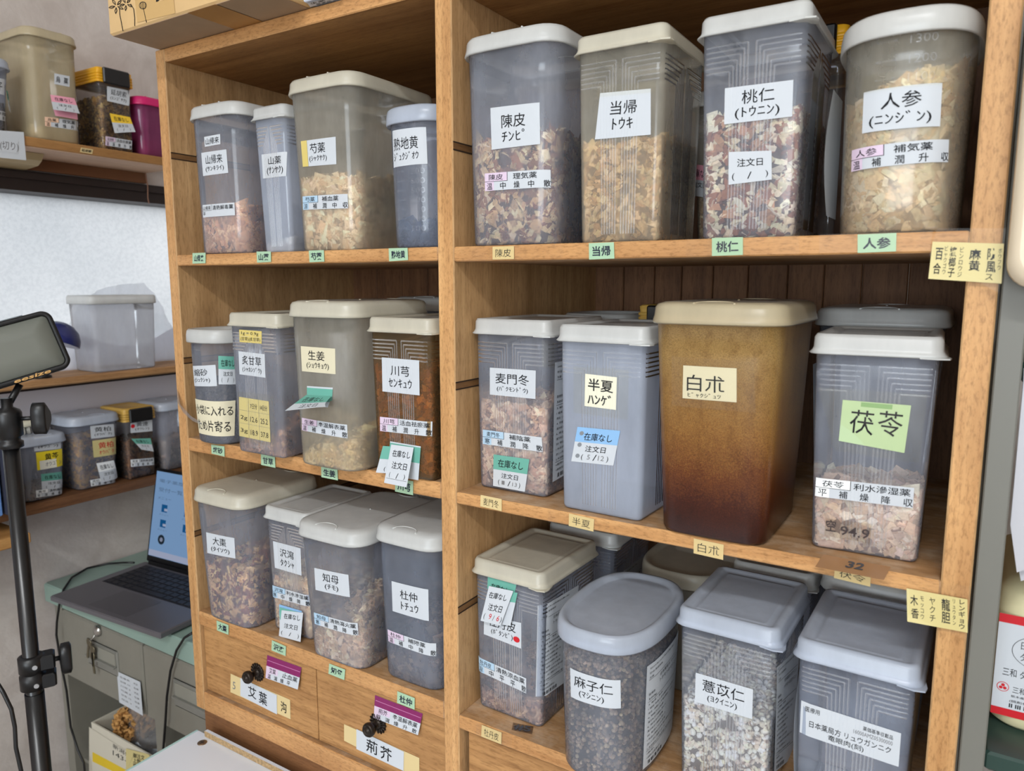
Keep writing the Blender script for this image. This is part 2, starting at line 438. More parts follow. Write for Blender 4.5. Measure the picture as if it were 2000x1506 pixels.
# ------------------------------------------------------------------ containers
def rrect(a, b, r, bulge=0.0, arc=5, side=8):
    """rounded rectangle outline, counter-clockwise from the front; the long sides may bulge"""
    pts = []
    def line(p, q):
        for i in range(side): t = i / side; pts.append((p[0] + (q[0] - p[0]) * t, p[1] + (q[1] - p[1]) * t))
    def corner(cx, cy, a0):
        for i in range(arc): t = a0 + math.pi / 2 * i / arc; pts.append((cx + r * math.cos(t), cy + r * math.sin(t)))
    line((-(a - r), -b), (a - r, -b)); corner(a - r, -(b - r), -math.pi / 2)
    line((a, -(b - r)), (a, b - r)); corner(a - r, b - r, 0)
    line((a - r, b), (-(a - r), b)); corner(-(a - r), b - r, math.pi / 2)
    line((-a, b - r), (-a, -(b - r))); corner(-(a - r), -(b - r), math.pi)
    P = np.array(pts)
    if bulge:
        k = np.clip(1 - (P[:, 0] / a) ** 2, 0, 1); P[:, 1] += np.sign(P[:, 1]) * bulge * k * (np.abs(P[:, 1]) > b - r - 1e-9)
        k = np.clip(1 - (P[:, 1] / b) ** 2, 0, 1); P[:, 0] += np.sign(P[:, 0]) * bulge * 0.6 * k * (np.abs(P[:, 0]) > a - r - 1e-9)
    return P
def supere(a, b, n, N=56):
    t = np.arange(N) / N * 2 * math.pi - math.pi / 2
    c, s = np.cos(t), np.sin(t)
    return np.stack([a * np.sign(c) * np.abs(c) ** (2 / n), b * np.sign(s) * np.abs(s) ** (2 / n)], 1)

class Box:
    """geometry of one storage container; origin = centre of the base"""
    def __init__(self, kind, w, d, H, bs):
        self.kind, self.w, self.d, self.H, self.bs = kind, w, d, H, bs
        self.a, self.b = w / 2 - 0.0045, d / 2 - 0.0045      # body half sizes below the rim
        self.Hb = H - (0.012 if kind != 'B' else 0.014)
        self.r = {'A': 0.0075, 'B': 0.019, 'C': 0.0, 'L': 0.006}[kind]
        self.bulge = {'A': 0.0, 'B': 0.0022, 'C': 0.0, 'L': 0.0}[kind]
    def s(self, z): return self.bs + (1 - self.bs) * max(0.0, min(1.0, z / self.Hb))
    def outline(self, off=0.0, a=None, b=None):
        a = (a or self.a) + off; b = (b or self.b) + off
        if self.kind == 'C': return supere(a, b, 2.8)
        return rrect(a, b, max(0.002, self.r + off), self.bulge)
    def ring(self, z, off=0.0, k=None):
        k = self.s(z) if k is None else k
        P = self.outline(off / k)
        return [(x * k, y * k, z) for x, y in P]
    def _arc(self):
        if getattr(self, '_P', None) is None:
            P = self.outline(); d = np.roll(P, -1, 0) - P; L = np.hypot(d[:, 0], d[:, 1]); c = np.concatenate([[0], np.cumsum(L)])
            Q = np.concatenate([P, P[:1]])
            self.per = c[-1]; t = np.arange(720) / 720 * self.per
            X = np.interp(t, c, Q[:, 0]); Y = np.interp(t, c, Q[:, 1])
            nx = np.roll(Y, -4) - np.roll(Y, 4); ny = -(np.roll(X, -4) - np.roll(X, 4)); l = np.hypot(nx, ny)
            # arc length zero sits at the middle of the front face
            k0 = int(np.argmin(np.abs(X) + 1000 * (Y > 0)))
            self._P = np.stack([np.roll(X, -k0), np.roll(Y, -k0), np.roll(nx / l, -k0), np.roll(ny / l, -k0)], 1)
            self._u0 = 0.0
        return self._P
    def wrap(self, u, v, off):
        """u = arc length round the outline from the middle of the front, v = height"""
        P = self._arc(); f = (u / self.per) % 1.0 * 720; i = int(f) % 720; j = (i + 1) % 720; f -= int(f)
        q = P[i] * (1 - f) + P[j] * f; k = self.s(v)
        return (q[0] * k + q[2] * off, q[1] * k + q[3] * off, v)
    def front(self, u, v, off): return self.wrap(u, v, off)
    def side(self, u, v, off):
        # u = distance along the flank, measured from its middle
        P = self._arc()
        if getattr(self, '_us', None) is None:
            m = P[:180 + 180, 0]; self._us = float(np.argmin(np.abs(P[:360, 1]))) / 720 * self.per
        return self.wrap(self._us + u, v, off)
    def hit(self, o, d, off):
        """first point where a ray meets the outside; returns arc length and height"""
        P = self._arc(); v = self.H / 2
        for _ in range(5):
            k = self.s(v); X = P[:, 0] * k + P[:, 2] * off; Y = P[:, 1] * k + P[:, 3] * off
            X2, Y2 = np.roll(X, -1), np.roll(Y, -1); ex, ey = X2 - X, Y2 - Y
            den = d.x * ey - d.y * ex; den = np.where(np.abs(den) < 1e-12, 1e-12, den)
            t = ((X - o.x) * ey - (Y - o.y) * ex) / den; w = ((X - o.x) * d.y - (Y - o.y) * d.x) / den
            ok = (w >= 0) & (w <= 1) & (t > 0)
            if ok.any():
                i = int(np.argmin(np.where(ok, t, 1e9))); f = w[i]; tt = t[i]
            else:          # grazing past: nearest silhouette point
                c = np.abs((X - o.x) * d.y - (Y - o.y) * d.x); i = int(np.argmin(c)); f = 0.0; tt = ((X[i] - o.x) * d.x + (Y[i] - o.y) * d.y) / (d.x ** 2 + d.y ** 2)
            v = o.z + d.z * tt
        u = (i + f) / 720 * self.per
        return (u if u < self.per * 0.6 else u - self.per), v

def body_mesh(bx, ribs=True, scale_marks=None):
    mb = MB(); Hb = bx.Hb
    k0 = bx.s(0)
    rings = [bx.ring(0.0007, -0.006, k0), bx.ring(0.0, -0.0035, k0), bx.ring(0.0012, -0.0012, k0), bx.ring(0.004, 0, bx.s(0.004))]
    for i in range(1, 7): rings.append(bx.ring(0.004 + (Hb - 0.004) * i / 6))
    rings += [bx.ring(Hb, 0.0016, 1), bx.ring(Hb + 0.0022, 0.0016, 1)]
    mb.loft(rings, 0, True, cap0=True)
    if ribs and bx.kind == 'A':
        # moulded nested line pattern: lines climb from the base and turn outward below the rim
        def rib(fn, pts, wd):
            for (p, q) in zip(pts[:-1], pts[1:]):
                dx, dz = q[0] - p[0], q[1] - p[1]; L = math.hypot(dx, dz) or 1
                nx, nz = -dz / L * wd, dx / L * wd
                N = 6; vs = []
                for i in range(N + 1):
                    t = i / N; u, v = p[0] + dx * t, p[1] + dz * t
                    vs += [fn(u + nx, v + nz, 0.0001), fn(u, v, 0.0007), fn(u - nx, v - nz, 0.0001)]
                fs = []
                for i in range(N):
                    o = 3 * i; fs += [(o, o + 3, o + 4, o + 1), (o + 1, o + 4, o + 5, o + 2)]
                mb.add(vs, fs, 1, True)
        for fn, half in ((bx.front, bx.a), (bx.side, bx.b)):
            for sg in (-1, 1):
                for i in range(6):
                    u = sg * (0.0035 + 0.0032 * i) * half / 0.045
                    zt = Hb - 0.013 - 0.0042 * i
                    rib(fn, [(u * bx.s(0.01), 0.008), (u, zt), (sg * (half - 0.004), zt)], 0.0008)
    if scale_marks:
        co_mi = 1
        for txt, z in scale_marks:
            co, fs = glyphs(txt)
            mb.add([bx.front(0.004 + 0.018 * x, z + 0.006 * y, 0.0003) for x, y in co], fs, co_mi)
            mb.add([bx.front(u, z + 0.003 + dz, 0.0003) for u, dz in ((-0.018, 0), (-0.004, 0), (-0.004, 0.0014), (-0.018, 0.0014))], [(0, 1, 2, 3)], co_mi)
    return mb

def lid_mesh(bx, style, hoop=False):
    """lid sits on the body rim at z = Hb; style A stepped panel with corner tab, B soft dome with dimple and arc grip, C flat disc with lip"""
    mb = MB(); H, Hb = bx.H, bx.Hb; a, b = bx.w / 2, bx.d / 2
    def R(inset, z):
        ia, ib = a - inset, b - inset
        if bx.kind == 'C': P = supere(ia, ib, 2.8)
        else: P = rrect(ia, ib, max(0.0025, bx.r + 0.0045 - inset), bx.bulge)
        return [(x, y, z) for x, y in P]
    t = H - Hb
    if style == 'A':
        prof = [(0.0038, Hb - 0.001), (0.0002, Hb - 0.0045), (-0.0012, Hb - 0.0035), (0.001, Hb - 0.0015), (0.0022, Hb + 0.001), (0.0026, Hb + t * 0.75), (0.0045, Hb + t), (0.0085, Hb + t),
                (0.0105, Hb + t - 0.0012), (0.0150, Hb + t - 0.0035), (0.0162, Hb + t - 0.0022), (0.0185, Hb + t - 0.0026), (0.03, Hb + t - 0.0022)]
    elif style == 'B':
        prof = [(0.0042, Hb - 0.001), (0.0012, Hb - 0.005), (0.0, Hb - 0.0035), (0.0008, Hb - 0.0005), (0.0016, Hb + 0.0025), (0.0022, Hb + t * 0.62), (0.0045, Hb + t * 0.85), (0.0085, Hb + t * 0.93),
                (0.0105, Hb + t * 0.98), (0.0135, Hb + t), (0.02, Hb + t), (0.032, Hb + t * 0.99)]
    else:
        prof = [(0.0042, Hb - 0.001), (0.0008, Hb - 0.006), (0.0, Hb - 0.0045), (0.0003, Hb + 0.004), (0.0012, Hb + t * 0.8), (0.0032, Hb + t), (0.0058, Hb + t), (0.0085, Hb + t - 0.0015),
                (0.0105, Hb + t - 0.004), (0.013, Hb + t - 0.0045), (0.028, Hb + t - 0.0035)]
    mb.loft([R(i, z) for i, z in prof], 0, True, cap1=True)
    if style == 'A':      # little thumb tab at one front corner
        P = [(a - 0.018, -b - 0.0008), (a - 0.006, -b - 0.003), (a + 0.002, -b - 0.0005), (a + 0.003, -b + 0.006), (a + 0.0008, -b + 0.018)]
        z0, z1 = Hb - 0.0048, Hb - 0.0036
        vs = [(x, y, z0) for x, y in P] + [(x, y, z1) for x, y in P]
        mb.add(vs, [(4, 3, 2, 1, 0), (5, 6, 7, 8, 9)] + [(i, i + 1, i + 6, i + 5) for i in range(4)], 0)
    if style == 'B':      # central nub, shallow disc and arc grip at the back/front edge
        zt = Hb + t
        mb.lathe([(0.0001, zt + 0.0012), (0.0012, zt + 0.001), (0.002, zt)], (0, 0, 0), 'Z', 10)
        for sy in (-1, 1):
            pts = [(0.017 * math.cos(k), sy * (b - 0.004 - 0.011 * math.sin(k)), zt - 0.0012 + 0.0012 * math.sin(k)) for k in [math.pi * i / 12 for i in range(13)]]
            mb.tube(pts, 0.0009, 6)
    if hoop:
        pts = [(0.016 * math.cos(k), b - 0.014, H + 0.009 * math.sin(k)) for k in [math.pi * i / 12 for i in range(13)]]
        mb.tube(pts, 0.0014, 6)
    return mb

P_CLEAR = frost('frosted_plastic', (228, 236, 255), 0.28)
P_CLEARER = frost('clear_frosted_plastic', (228, 236, 255), 0.23)
P_WARM = frost('yellowed_frosted_plastic', (246, 240, 222), 0.30)
P_MILK = frost('milky_plastic', (222, 232, 252), 0.6)
P_CLOUD = frost('cloudy_cream_plastic', (244, 238, 222), 0.34)
P_DARK = frost('smoky_plastic', (214, 226, 250), 0.27)
P_RIB = frost('moulded_rib_plastic', (246, 248, 252), 0.15)
P_BROWN = frost('amber_tinted_plastic', (170, 140, 96), 0.28, through=(250, 226, 190))
P_PINK = frost('pink_plastic', (186, 92, 146), 0.55, through=(230, 160, 205))
P_BEIGE = frost('beige_plastic', (232, 216, 180), 0.6)
P_TUB = frost('tub_plastic', (222, 222, 228), 0.5)
P_CRYS = frost('crystal_plastic', (230, 230, 230), 0.08, rough=0.08, gloss=1.0)
LID_W = frost('white_lid_plastic', (248, 249, 246), 0.9, rough=0.3)
LID_C = frost('cream_lid_plastic', (246, 240, 220), 0.9, rough=0.3)
LID_T = frost('translucent_lid_plastic', (228, 238, 255), 0.8, rough=0.25)
LID_Y = frost('amber_lid_plastic', (234, 218, 182), 0.88, rough=0.3)
YEL_LID = plain('yellow_lid_plastic', (226, 166, 36), 0.35)
YEL_OLD = plain('dull_yellow_lid', (196, 158, 78), 0.4)

SHELF = dict(r1=0.8530, r2=0.5929, r3=0.3341, l1=0.8535, l2=0.6001, l3=0.3426)
CONT = {}
DIMS = {'A': (0.099, 0.136, 0.186, 0.84), 'B': (0.118, 0.172, 0.197, 0.80), 'C': (0.098, 0.15, 0.157, 0.88)}
def container(key, kind, shelf, cx, yf, label, plastic=P_CLEAR, lidm=LID_W, rz=0.0, w=None, d=None, H=None, bs=None, marks=None, z=None,
              group=None, ribs=True, hoop=False, lid_style=None):
    D = DIMS[kind]; bx = Box(kind, w or D[0], d or D[1], H or D[2], bs or D[3])
    zz = SHELF[shelf] + 0.0003 if z is None else z
    loc = Vector((cx, yf, zz)) + Matrix.Rotation(rz, 3, 'Z') @ Vector((0, bx.d / 2, 0))
    t = thing('storage_container', label, 'storage container', loc, rz, group)
    b = body_mesh(bx, ribs, marks).build('container_body', [plastic, P_RIB], t)
    l = lid_mesh(bx, lid_style or kind, hoop).build('lid', lidm, t)
    M = Matrix.Translation(loc) @ Matrix.Rotation(rz, 4, 'Z')
    CONT[key] = dict(t=t, bx=bx, M=M, front=Surf(M, bx.front, 'wrap', bx), side=Surf(M, bx.side, 'flank', bx), loc=loc, rz=rz)
    return CONT[key]

# ------------------------------------------------------------------ herbs inside the containers
def chip_shape(n, size, flat, jit):
    """n irregular chips: 8 jittered corners each; returns n x 8 x 3"""
    base = np.array([(-1, -1, -1), (1, -1, -1), (1, 1, -1), (-1, 1, -1), (-1, -1, 1), (1, -1, 1), (1, 1, 1), (-1, 1, 1)], float)
    V = base[None] * (1 + RNG.uniform(-jit, jit, (n, 8, 3)))
    V[:, 4:, :2] *= RNG.uniform(0.55, 1.0, (n, 1, 2))
    s = size * RNG.lognormal(0, 0.32, (n, 1, 1)) * np.ones((1, 1, 3))
    asp = RNG.uniform(0.55, 1.35, (n, 1)); s = s * np.stack([asp, 1 / asp, np.full_like(asp, flat)], 2)
    return V * s
CHIPF = np.array([(0, 3, 2, 1), (4, 5, 6, 7), (0, 1, 5, 4), (1, 2, 6, 5), (2, 3, 7, 6), (3, 0, 4, 7)])
def seed_shape(n, size, elong):
    V = [(0, 0, -1)]
    for la in (-0.6, 0.1, 0.7):
        V += [(math.cos(la) * math.cos(k), math.cos(la) * math.sin(k), math.sin(la)) for k in [math.pi / 3 * i for i in range(6)]]
    V += [(0, 0, 1)]
    V = np.array(V); s = size * RNG.uniform(0.82, 1.15, (n, 1, 1))
    return V[None] * s * np.array([1, 0.9, elong])[None, None]
SEEDF = [(0, 1 + (i + 1) % 6, 1 + i, 0) for i in range(6)]
for _r in range(2): SEEDF += [(1 + 6 * _r + i, 1 + 6 * _r + (i + 1) % 6, 7 + 6 * _r + (i + 1) % 6, 7 + 6 * _r + i) for i in range(6)]
SEEDF += [(13 + i, 13 + (i + 1) % 6, 19, 19) for i in range(6)]

def herb(key, top, label, palette, size=0.004, flat=0.35, n=2200, jit=0.4, tilt=0.0, core=None, seed=False, elong=1.15, name='dried_herb', stand=0.6, groove=None, slope=0.0, gain=1.0):
    """loose cut herb lying against the inside of a container up to height top (tilt raises it towards +x, slope towards the back)"""
    c = CONT[key]; bx = c['bx']; inner = -0.0009
    P = bx.outline(0.0); N = len(P); nxt = np.roll(P, -1, 0); seg = nxt - P; L = np.hypot(seg[:, 0], seg[:, 1]); cum = np.cumsum(L) / L.sum()
    topz = lambda x, y: top + tilt * x / bx.a + slope * y / bx.b
    nw = int(n * 0.72); nt = n - nw
    k = np.searchsorted(cum, RNG.random(nw)); k = np.minimum(k, N - 1); f = RNG.random((nw, 1))
    p2 = P[k] + seg[k] * f; nr = np.stack([seg[k][:, 1], -seg[k][:, 0]], 1) / L[k][:, None]
    z = RNG.random(nw); z = 0.003 + z * (np.maximum(topz(p2[:, 0], p2[:, 1]), 0.006) - 0.003)
    sc = bx.bs + (1 - bx.bs) * np.clip(z / bx.Hb, 0, 1)
    pos = np.concatenate([p2 * sc[:, None], z[:, None]], 1); nrm = np.concatenate([nr, np.zeros((nw, 1))], 1)
    q = RNG.uniform(-1, 1, (nt * 3, 2)) * np.array([bx.a, bx.b]) * 0.97
    if bx.kind == 'C': q = q[(np.abs(q[:, 0] / bx.a) ** 2.8 + np.abs(q[:, 1] / bx.b) ** 2.8) < 0.92]
    q = q[:nt]; zt = np.maximum(topz(q[:, 0], q[:, 1]), 0.004) + RNG.uniform(-0.002, 0.003, len(q))
    st = bx.bs + (1 - bx.bs) * np.clip(zt / bx.Hb, 0, 1)
    post = np.concatenate([q * st[:, None], zt[:, None]], 1); nrmt = np.tile((0.0, 0.0, 1.0), (len(q), 1))
    pos = np.concatenate([pos, post]); nrm = np.concatenate([nrm, nrmt]); n = len(pos); wallmask = np.arange(n) < nw
    V = seed_shape(n, size, elong) if seed else chip_shape(n, size, flat, jit)
    # frames with the flat side towards the wall, wobbling by `stand`
    e = nrm + RNG.normal(0, stand, (n, 3)); e /= np.linalg.norm(e, axis=1, keepdims=True)
    h = RNG.normal(0, 1, (n, 3)); u = np.cross(e, h); u /= np.linalg.norm(u, axis=1, keepdims=True); w = np.cross(e, u)
    V = V[:, :, :1] * u[:, None] + V[:, :, 1:2] * w[:, None] + V[:, :, 2:] * e[:, None]
    ext = (V * nrm[:, None]).sum(2).max(1)
    pos = pos - nrm * np.where(wallmask, ext + 0.0012 + RNG.exponential(0.0012, n), 0)[:, None]
    V = V + pos[:, None]
    V[:, :, 2] = np.maximum(V[:, :, 2], 0.0012)
    # keep everything inside the outline
    sz = bx.bs + (1 - bx.bs) * np.clip(V[:, :, 2] / bx.Hb, 0, 1)
    ax, by = (bx.a - 0.0012) * sz, (bx.b - 0.0012) * sz
    if bx.kind == 'C':
        rr = (np.abs(V[:, :, 0] / ax) ** 2.8 + np.abs(V[:, :, 1] / by) ** 2.8) ** (1 / 2.8); kf = 1 / np.maximum(rr, 1)
        V[:, :, 0] *= kf; V[:, :, 1] *= kf
    else:
        V[:, :, 0] = np.clip(V[:, :, 0], -ax, ax); V[:, :, 1] = np.clip(V[:, :, 1], -by, by)
        r = bx.r * sz; cx, cy = ax - r, by - r
        ox, oy = np.abs(V[:, :, 0]) - cx, np.abs(V[:, :, 1]) - cy
        m = (ox > 0) & (oy > 0); d = np.hypot(ox, oy); kf = np.where(m & (d > r), r / np.maximum(d, 1e-9), 1)
        V[:, :, 0] = np.where(m, np.sign(V[:, :, 0]) * (cx + ox * kf), V[:, :, 0]); V[:, :, 1] = np.where(m, np.sign(V[:, :, 1]) * (cy + oy * kf), V[:, :, 1])
    pal = np.array([lin(p[:3]) for p in palette]); wts = np.array([float(p[3]) if len(p) > 3 else 1.0 for p in palette]); wts /= wts.sum()
    col = pal[RNG.choice(len(pal), n, p=wts)] * gain * RNG.uniform(0.72, 1.16, (n, 1)) * RNG.uniform(0.95, 1.05, (n, 3))
    nv = V.shape[1]
    vc = np.repeat(col, nv, 0).reshape(n, nv, 3)
    if seed and groove is not None:
        vc[:, [1, 7, 13]] = lin(groove)
    F = np.array(SEEDF if seed else CHIPF)
    faces = (F[None] + (np.arange(n) * nv)[:, None, None]).reshape(-1, 4)
    verts = V.reshape(-1, 3); vcol = vc.reshape(-1, 3)
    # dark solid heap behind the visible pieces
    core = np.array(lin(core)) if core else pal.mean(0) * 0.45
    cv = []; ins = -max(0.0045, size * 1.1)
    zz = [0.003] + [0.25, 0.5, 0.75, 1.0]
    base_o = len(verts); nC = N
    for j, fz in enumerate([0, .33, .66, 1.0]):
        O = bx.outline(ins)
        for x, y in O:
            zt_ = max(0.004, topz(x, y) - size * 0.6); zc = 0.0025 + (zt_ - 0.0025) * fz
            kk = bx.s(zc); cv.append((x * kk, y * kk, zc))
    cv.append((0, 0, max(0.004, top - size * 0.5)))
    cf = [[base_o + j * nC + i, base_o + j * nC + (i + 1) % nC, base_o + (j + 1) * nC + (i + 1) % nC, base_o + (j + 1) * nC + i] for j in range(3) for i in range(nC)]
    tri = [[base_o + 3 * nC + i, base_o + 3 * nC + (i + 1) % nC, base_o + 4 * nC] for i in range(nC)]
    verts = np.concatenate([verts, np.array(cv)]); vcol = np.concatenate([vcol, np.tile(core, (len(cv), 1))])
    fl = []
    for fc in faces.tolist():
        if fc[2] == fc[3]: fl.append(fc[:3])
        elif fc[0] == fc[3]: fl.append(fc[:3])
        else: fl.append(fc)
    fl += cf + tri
    me = bpy.data.meshes.new(name); me.from_pydata(verts.tolist(), [], fl)
    at = me.color_attributes.new('Col', 'FLOAT_COLOR', 'POINT')
    at.data.foreach_set('color', np.concatenate([np.clip(vcol, 0, 1), np.ones((len(vcol), 1))], 1).astype(np.float32).ravel())
    me.materials.append(herb_mat())
    if seed: me.polygons.foreach_set('use_smooth', [True] * len(me.polygons))
    me.update()
    o = bpy.data.objects.new(name, me); COL.objects.link(o)
    o.location = c['loc']; o.rotation_euler = (0, 0, c['rz'])
    return tag(o, label, 'dried herb', kind='stuff')

# ------------------------------------------------------------------ the room
def W(mb, name, mats, parent, **kw):
    """author in room coordinates, store in the parent's"""
    L = parent.location
    mb.v = [(x - L.x, y - L.y, z - L.z) for x, y, z in mb.v]
    return mb.build(name, mats, parent)
def structure(name, mb, mats):
    return tag(mb.build(name, mats), kind='structure')
WALL = wall_mat('plaster_wallpaper', (188, 178, 172), (210, 202, 197))
WHITEWALL = wall_mat('white_wall', (214, 210, 204), (222, 218, 212), 0.1)
XL, YB, FLOOR = -0.66, 0.62, -0.66
WY0, WY1, WZ0, WZ1 = -1.3, 0.56, 0.60, 1.035
m = MB(); m.box((XL - 0.1, -3.2, FLOOR), (XL, WY0, CEIL)); m.box((XL - 0.1, WY1, FLOOR), (XL, YB + .1, CEIL))
m.box((XL - 0.1, WY0, FLOOR), (XL, WY1, WZ0)); m.box((XL - 0.1, WY0, WZ1), (XL, WY1, CEIL)); structure('wall_left', m, WALL)
m = MB(); m.box((XL, YB, FLOOR), (2.3, YB + 0.1, CEIL)); structure('wall_back', m, WALL)
m = MB(); m.box((2.3, -3.2, FLOOR), (2.4, YB + 0.1, CEIL)); structure('wall_right', m, WHITEWALL)
m = MB(); m.box((XL - .1, -3.3, FLOOR - .05), (2.4, YB + .1, FLOOR)); structure('floor', m, plain('vinyl_floor', (150, 140, 128), 0.5, noise=0.08, nscale=6))
m = MB(); m.box((XL - .1, -3.3, CEIL), (2.4, YB + .1, CEIL + .05)); structure('ceiling', m, WHITEWALL)
DKF = plain('dark_window_frame', (44, 34, 32), 0.5)
m = MB(); m.box((XL - .075, WY0, WZ0), (XL - .069, WY1, 1.0)); MATS['frosted_glass'] = frosted_glass(); structure('window_1', m, MATS['frosted_glass'])
m = MB(); m.box((XL - .1, -3.3, FLOOR), (0.28, -3.2, CEIL)); m.box((1.82, -3.3, FLOOR), (2.4, -3.2, CEIL)); m.box((.28, -3.3, FLOOR), (1.82, -3.2, .43)); m.box((.28, -3.3, 1.47), (1.82, -3.2, CEIL)); structure('wall_front', m, WHITEWALL)
m = MB(); m.box((.28, -3.26, .43), (1.82, -3.254, 1.47)); structure('added_window', m, MATS['frosted_glass'])  # unseen pane, added to go with the fill light behind the camera
m = MB(); m.box((XL - .09, WY0, 0.995), (XL + 0.004, WY1, WZ1)); m.box((XL - .06, WY0, 1.018), (XL + 0.012, WY1, 1.03)); structure('trim_1', m, DKF)
m = MB(); m.box((XL, -1.3, 0.40), (XL + .003, 0.585, 0.60)); structure('trim_3', m, plain('lilac_white_panel', (206, 202, 210), .7))
m = MB(); m.box((XL - .09, WY0, WZ0 - 0.01), (XL + .002, WY1, WZ0 + .012)); structure('trim_2', m, DKF)

for i, yy in enumerate((LAMP_Y, LAMP_Y - 1.0)):
    t = thing('ceiling_light', ['white fluorescent ceiling fitting over the shelf unit', 'white fluorescent ceiling fitting at the rear of the room'][i], 'ceiling light', (1.35, yy, CEIL), group='ceiling lights')
    m = MB(); m.bbox((-0.66, -0.07, -0.045), (0.66, 0.07, 0.0), 0.006); m.build('lamp_housing', plain('white_enamel', (235, 235, 232), 0.4), t)
    m = MB(); m.tube([(-0.62, 0, -0.062), (0.62, 0, -0.062)], 0.013, 12); m.build('tube', emit('tube_glow', (255, 250, 240), 3.0), t)

# ------------------------------------------------------------------ herb cabinet
CD = 0.345; ZB, ZT = 0.187, 1.1205
cab = thing('herb_cabinet', 'wooden medicine shelf unit with two bays of open shelves and drawers below', 'shelf unit', (0.0, 0.0, ZB))
MC = Matrix.Translation(cab.location)
def upright(x0, x1, z1=ZT, label=None):
    m = MB(); m.bbox((x0, 0, ZB), (x1, CD, z1), 0.0012, 0, front=1)
    return W(m, 'upright_panel', [W_SIDE, W_EDGEV], cab)
upright(0.0, 0.0195); upright(0.4657, 0.4867); upright(0.9395, 0.9592)
def board(x0, x1, z0, z1, name='shelf', y0=0.0, mats=None, y1=CD - 0.002):
    m = MB(); m.bbox((x0, y0, z0), (x1, y1, z1), 0.0012, 0, front=1)
    return W(m, name, mats or [W_SHELF, W_EDGE], cab)
TH = 0.0135
LX0, LX1, RX0, RX1 = 0.0192, 0.466, 0.4864, 0.9398
sh = {}
for k, (x0, x1, th) in dict(l1=(LX0, LX1, .0145), l2=(LX0, LX1, .0185), l3=(LX0, LX1, .021), r1=(RX0, RX1, .015), r2=(RX0, RX1, .013), r3=(RX0, RX1, .0165)).items():
    sh[k] = board(x0, x1, SHELF[k] - th, SHELF[k])
W_TOP = wood('cedar_top_board', (126, 84, 44), (172, 128, 78), 'X', 0.4)
board(LX0, LX1, 1.1035, ZT, 'top_board', mats=[W_TOP, W_EDGE]); board(RX0, RX1, 1.1035, ZT, 'top_board', mats=[W_TOP, W_EDGE])
# back boards: rough dark planks on one bay, smooth sheet on part of the other
m = MB()
xs = [RX0, .53, .575, .613, .655, .70, .748, .79, .832, .88, RX1]
for a, b in zip(xs[:-1], xs[1:]): m.bbox((a + .0004, CD - 0.008, ZB), (b - .0004, CD, 1.1035), 0.0012)
W(m, 'back_panel', W_BACK, cab)
m = MB(); xs = [LX0, .075, .13, .185, .235]
for a, b in zip(xs[:-1], xs[1:]): m.bbox((a + .0003, CD - 0.008, ZB), (b - .0003, CD, 1.1035), 0.0012)
m.bbox((.235, CD - 0.006, ZB), (LX1, CD - .001, 1.1035), 0.001, 1)
W(m, 'back_panel', [W_BACK, plain('plywood_sheet', (112, 94, 80), 0.7, noise=0.1, nscale=14)], cab)
# dark dado slots and small ledges on the flanks
for x, z, s in ((0.0195, 0.988, 1), (0.4867, 0.957, 1), (0.4867, 0.711, 1), (0.0195, 0.712, 1), (0.4867, 0.4605, 1), (0.0195, 0.462, 1)):
    m = MB(); m.box((x - 0.001, 0.001, z - .0062), (x + 0.0003, CD - 0.01, z)); m.box((x - 0.001, 0.001, z), (x + 0.0005, CD - 0.01, z + 0.0014), 1); m.box((x - 0.001, 0.001, z - .0076), (x + 0.0005, CD - 0.01, z - .0062), 1); W(m, 'shelf_slot', [wood('slot_wood', (110, 78, 46), (144, 106, 68), 'Y', .4), DARKGAP], cab)
# drawers and rails
board(LX0, LX1, ZB, 0.2165, 'bottom_rail', mats=[W_SHELF, W_EDGE])
board(RX0, RX1, ZB, 0.2165, 'bottom_rail', mats=[W_SHELF, W_EDGE])
KNOB = plain('dark_bronze_knob', (48, 40, 34), 0.35, 0.6)
DR = {}
def drawer(key, x0, x1, z0=0.2175, z1=0.3205, y=0.006):
    m = MB(); m.bbox((x0, y, z0), (x1, y + 0.014, z1), 0.0012); m.box((x0 + .004, y + .014, z0 + .002), (x1 - .004, CD - .03, z1 - .012))
    DR[key] = W(m, 'drawer', W_DRAW, cab)
    return DR[key]
drawer('d1', LX0 + .0008, 0.2515); drawer('d2', 0.2530, LX1 - .0008)
drawer('d3', RX0 + .0075, 0.705, z1=0.3165, y=0.008); drawer('d4', 0.708, RX1 - .001, z1=0.3165, y=0.008)
def knob(dr, px, py, yb=0.006):
    p = onY(px, py, yb - 0.008); m = MB(); c = (p.x, yb, p.z - ZB)
    m.lathe([(0.0001, 0.0), (0.0001, 0.0)], c, 'Y', 8)
    prof = [(0.0118, 0.0), (0.0122, 0.0012), (0.0100, 0.0022), (0.0062, 0.003), (0.0040, 0.005), (0.0036, 0.009), (0.0048, 0.0115), (0.0078, 0.0135), (0.0088, 0.0165), (0.0086, 0.0195), (0.0068, 0.0218), (0.0066, 0.0212), (0.0042, 0.0212), (0.0038, 0.0224), (0.0001, 0.0232)]
    m = MB(); m.lathe(prof, c, 'Y', 24)
    for k in range(16):       # petals of the back plate
        a = 2 * math.pi * k / 16
        m.tube([(c[0] + r * math.cos(a), yb - h, c[2] + r * math.sin(a)) for r, h in ((0.006, .0025), (0.010, .0026), (0.0132, .0012))], 0.0011, 5)
    return m.build('drawer_knob', KNOB, dr)
knob(DR['d1'], 495, 1317); knob(DR['d2'], 731, 1418)
SD1 = planeY(MC, 0.006)
stick('drawer_label', DR['d1'], SD1, [(450.5, 1316), (566.6, 1367), (567.4, 1405), (450, 1352)], [('t', '沟', 0.85, 0.25, 0.94, 0.8, None, 0.01), ('t', '5', 0.04, 0.35, 0.09, 0.75, GREYPRINT)], OLDTAPE)
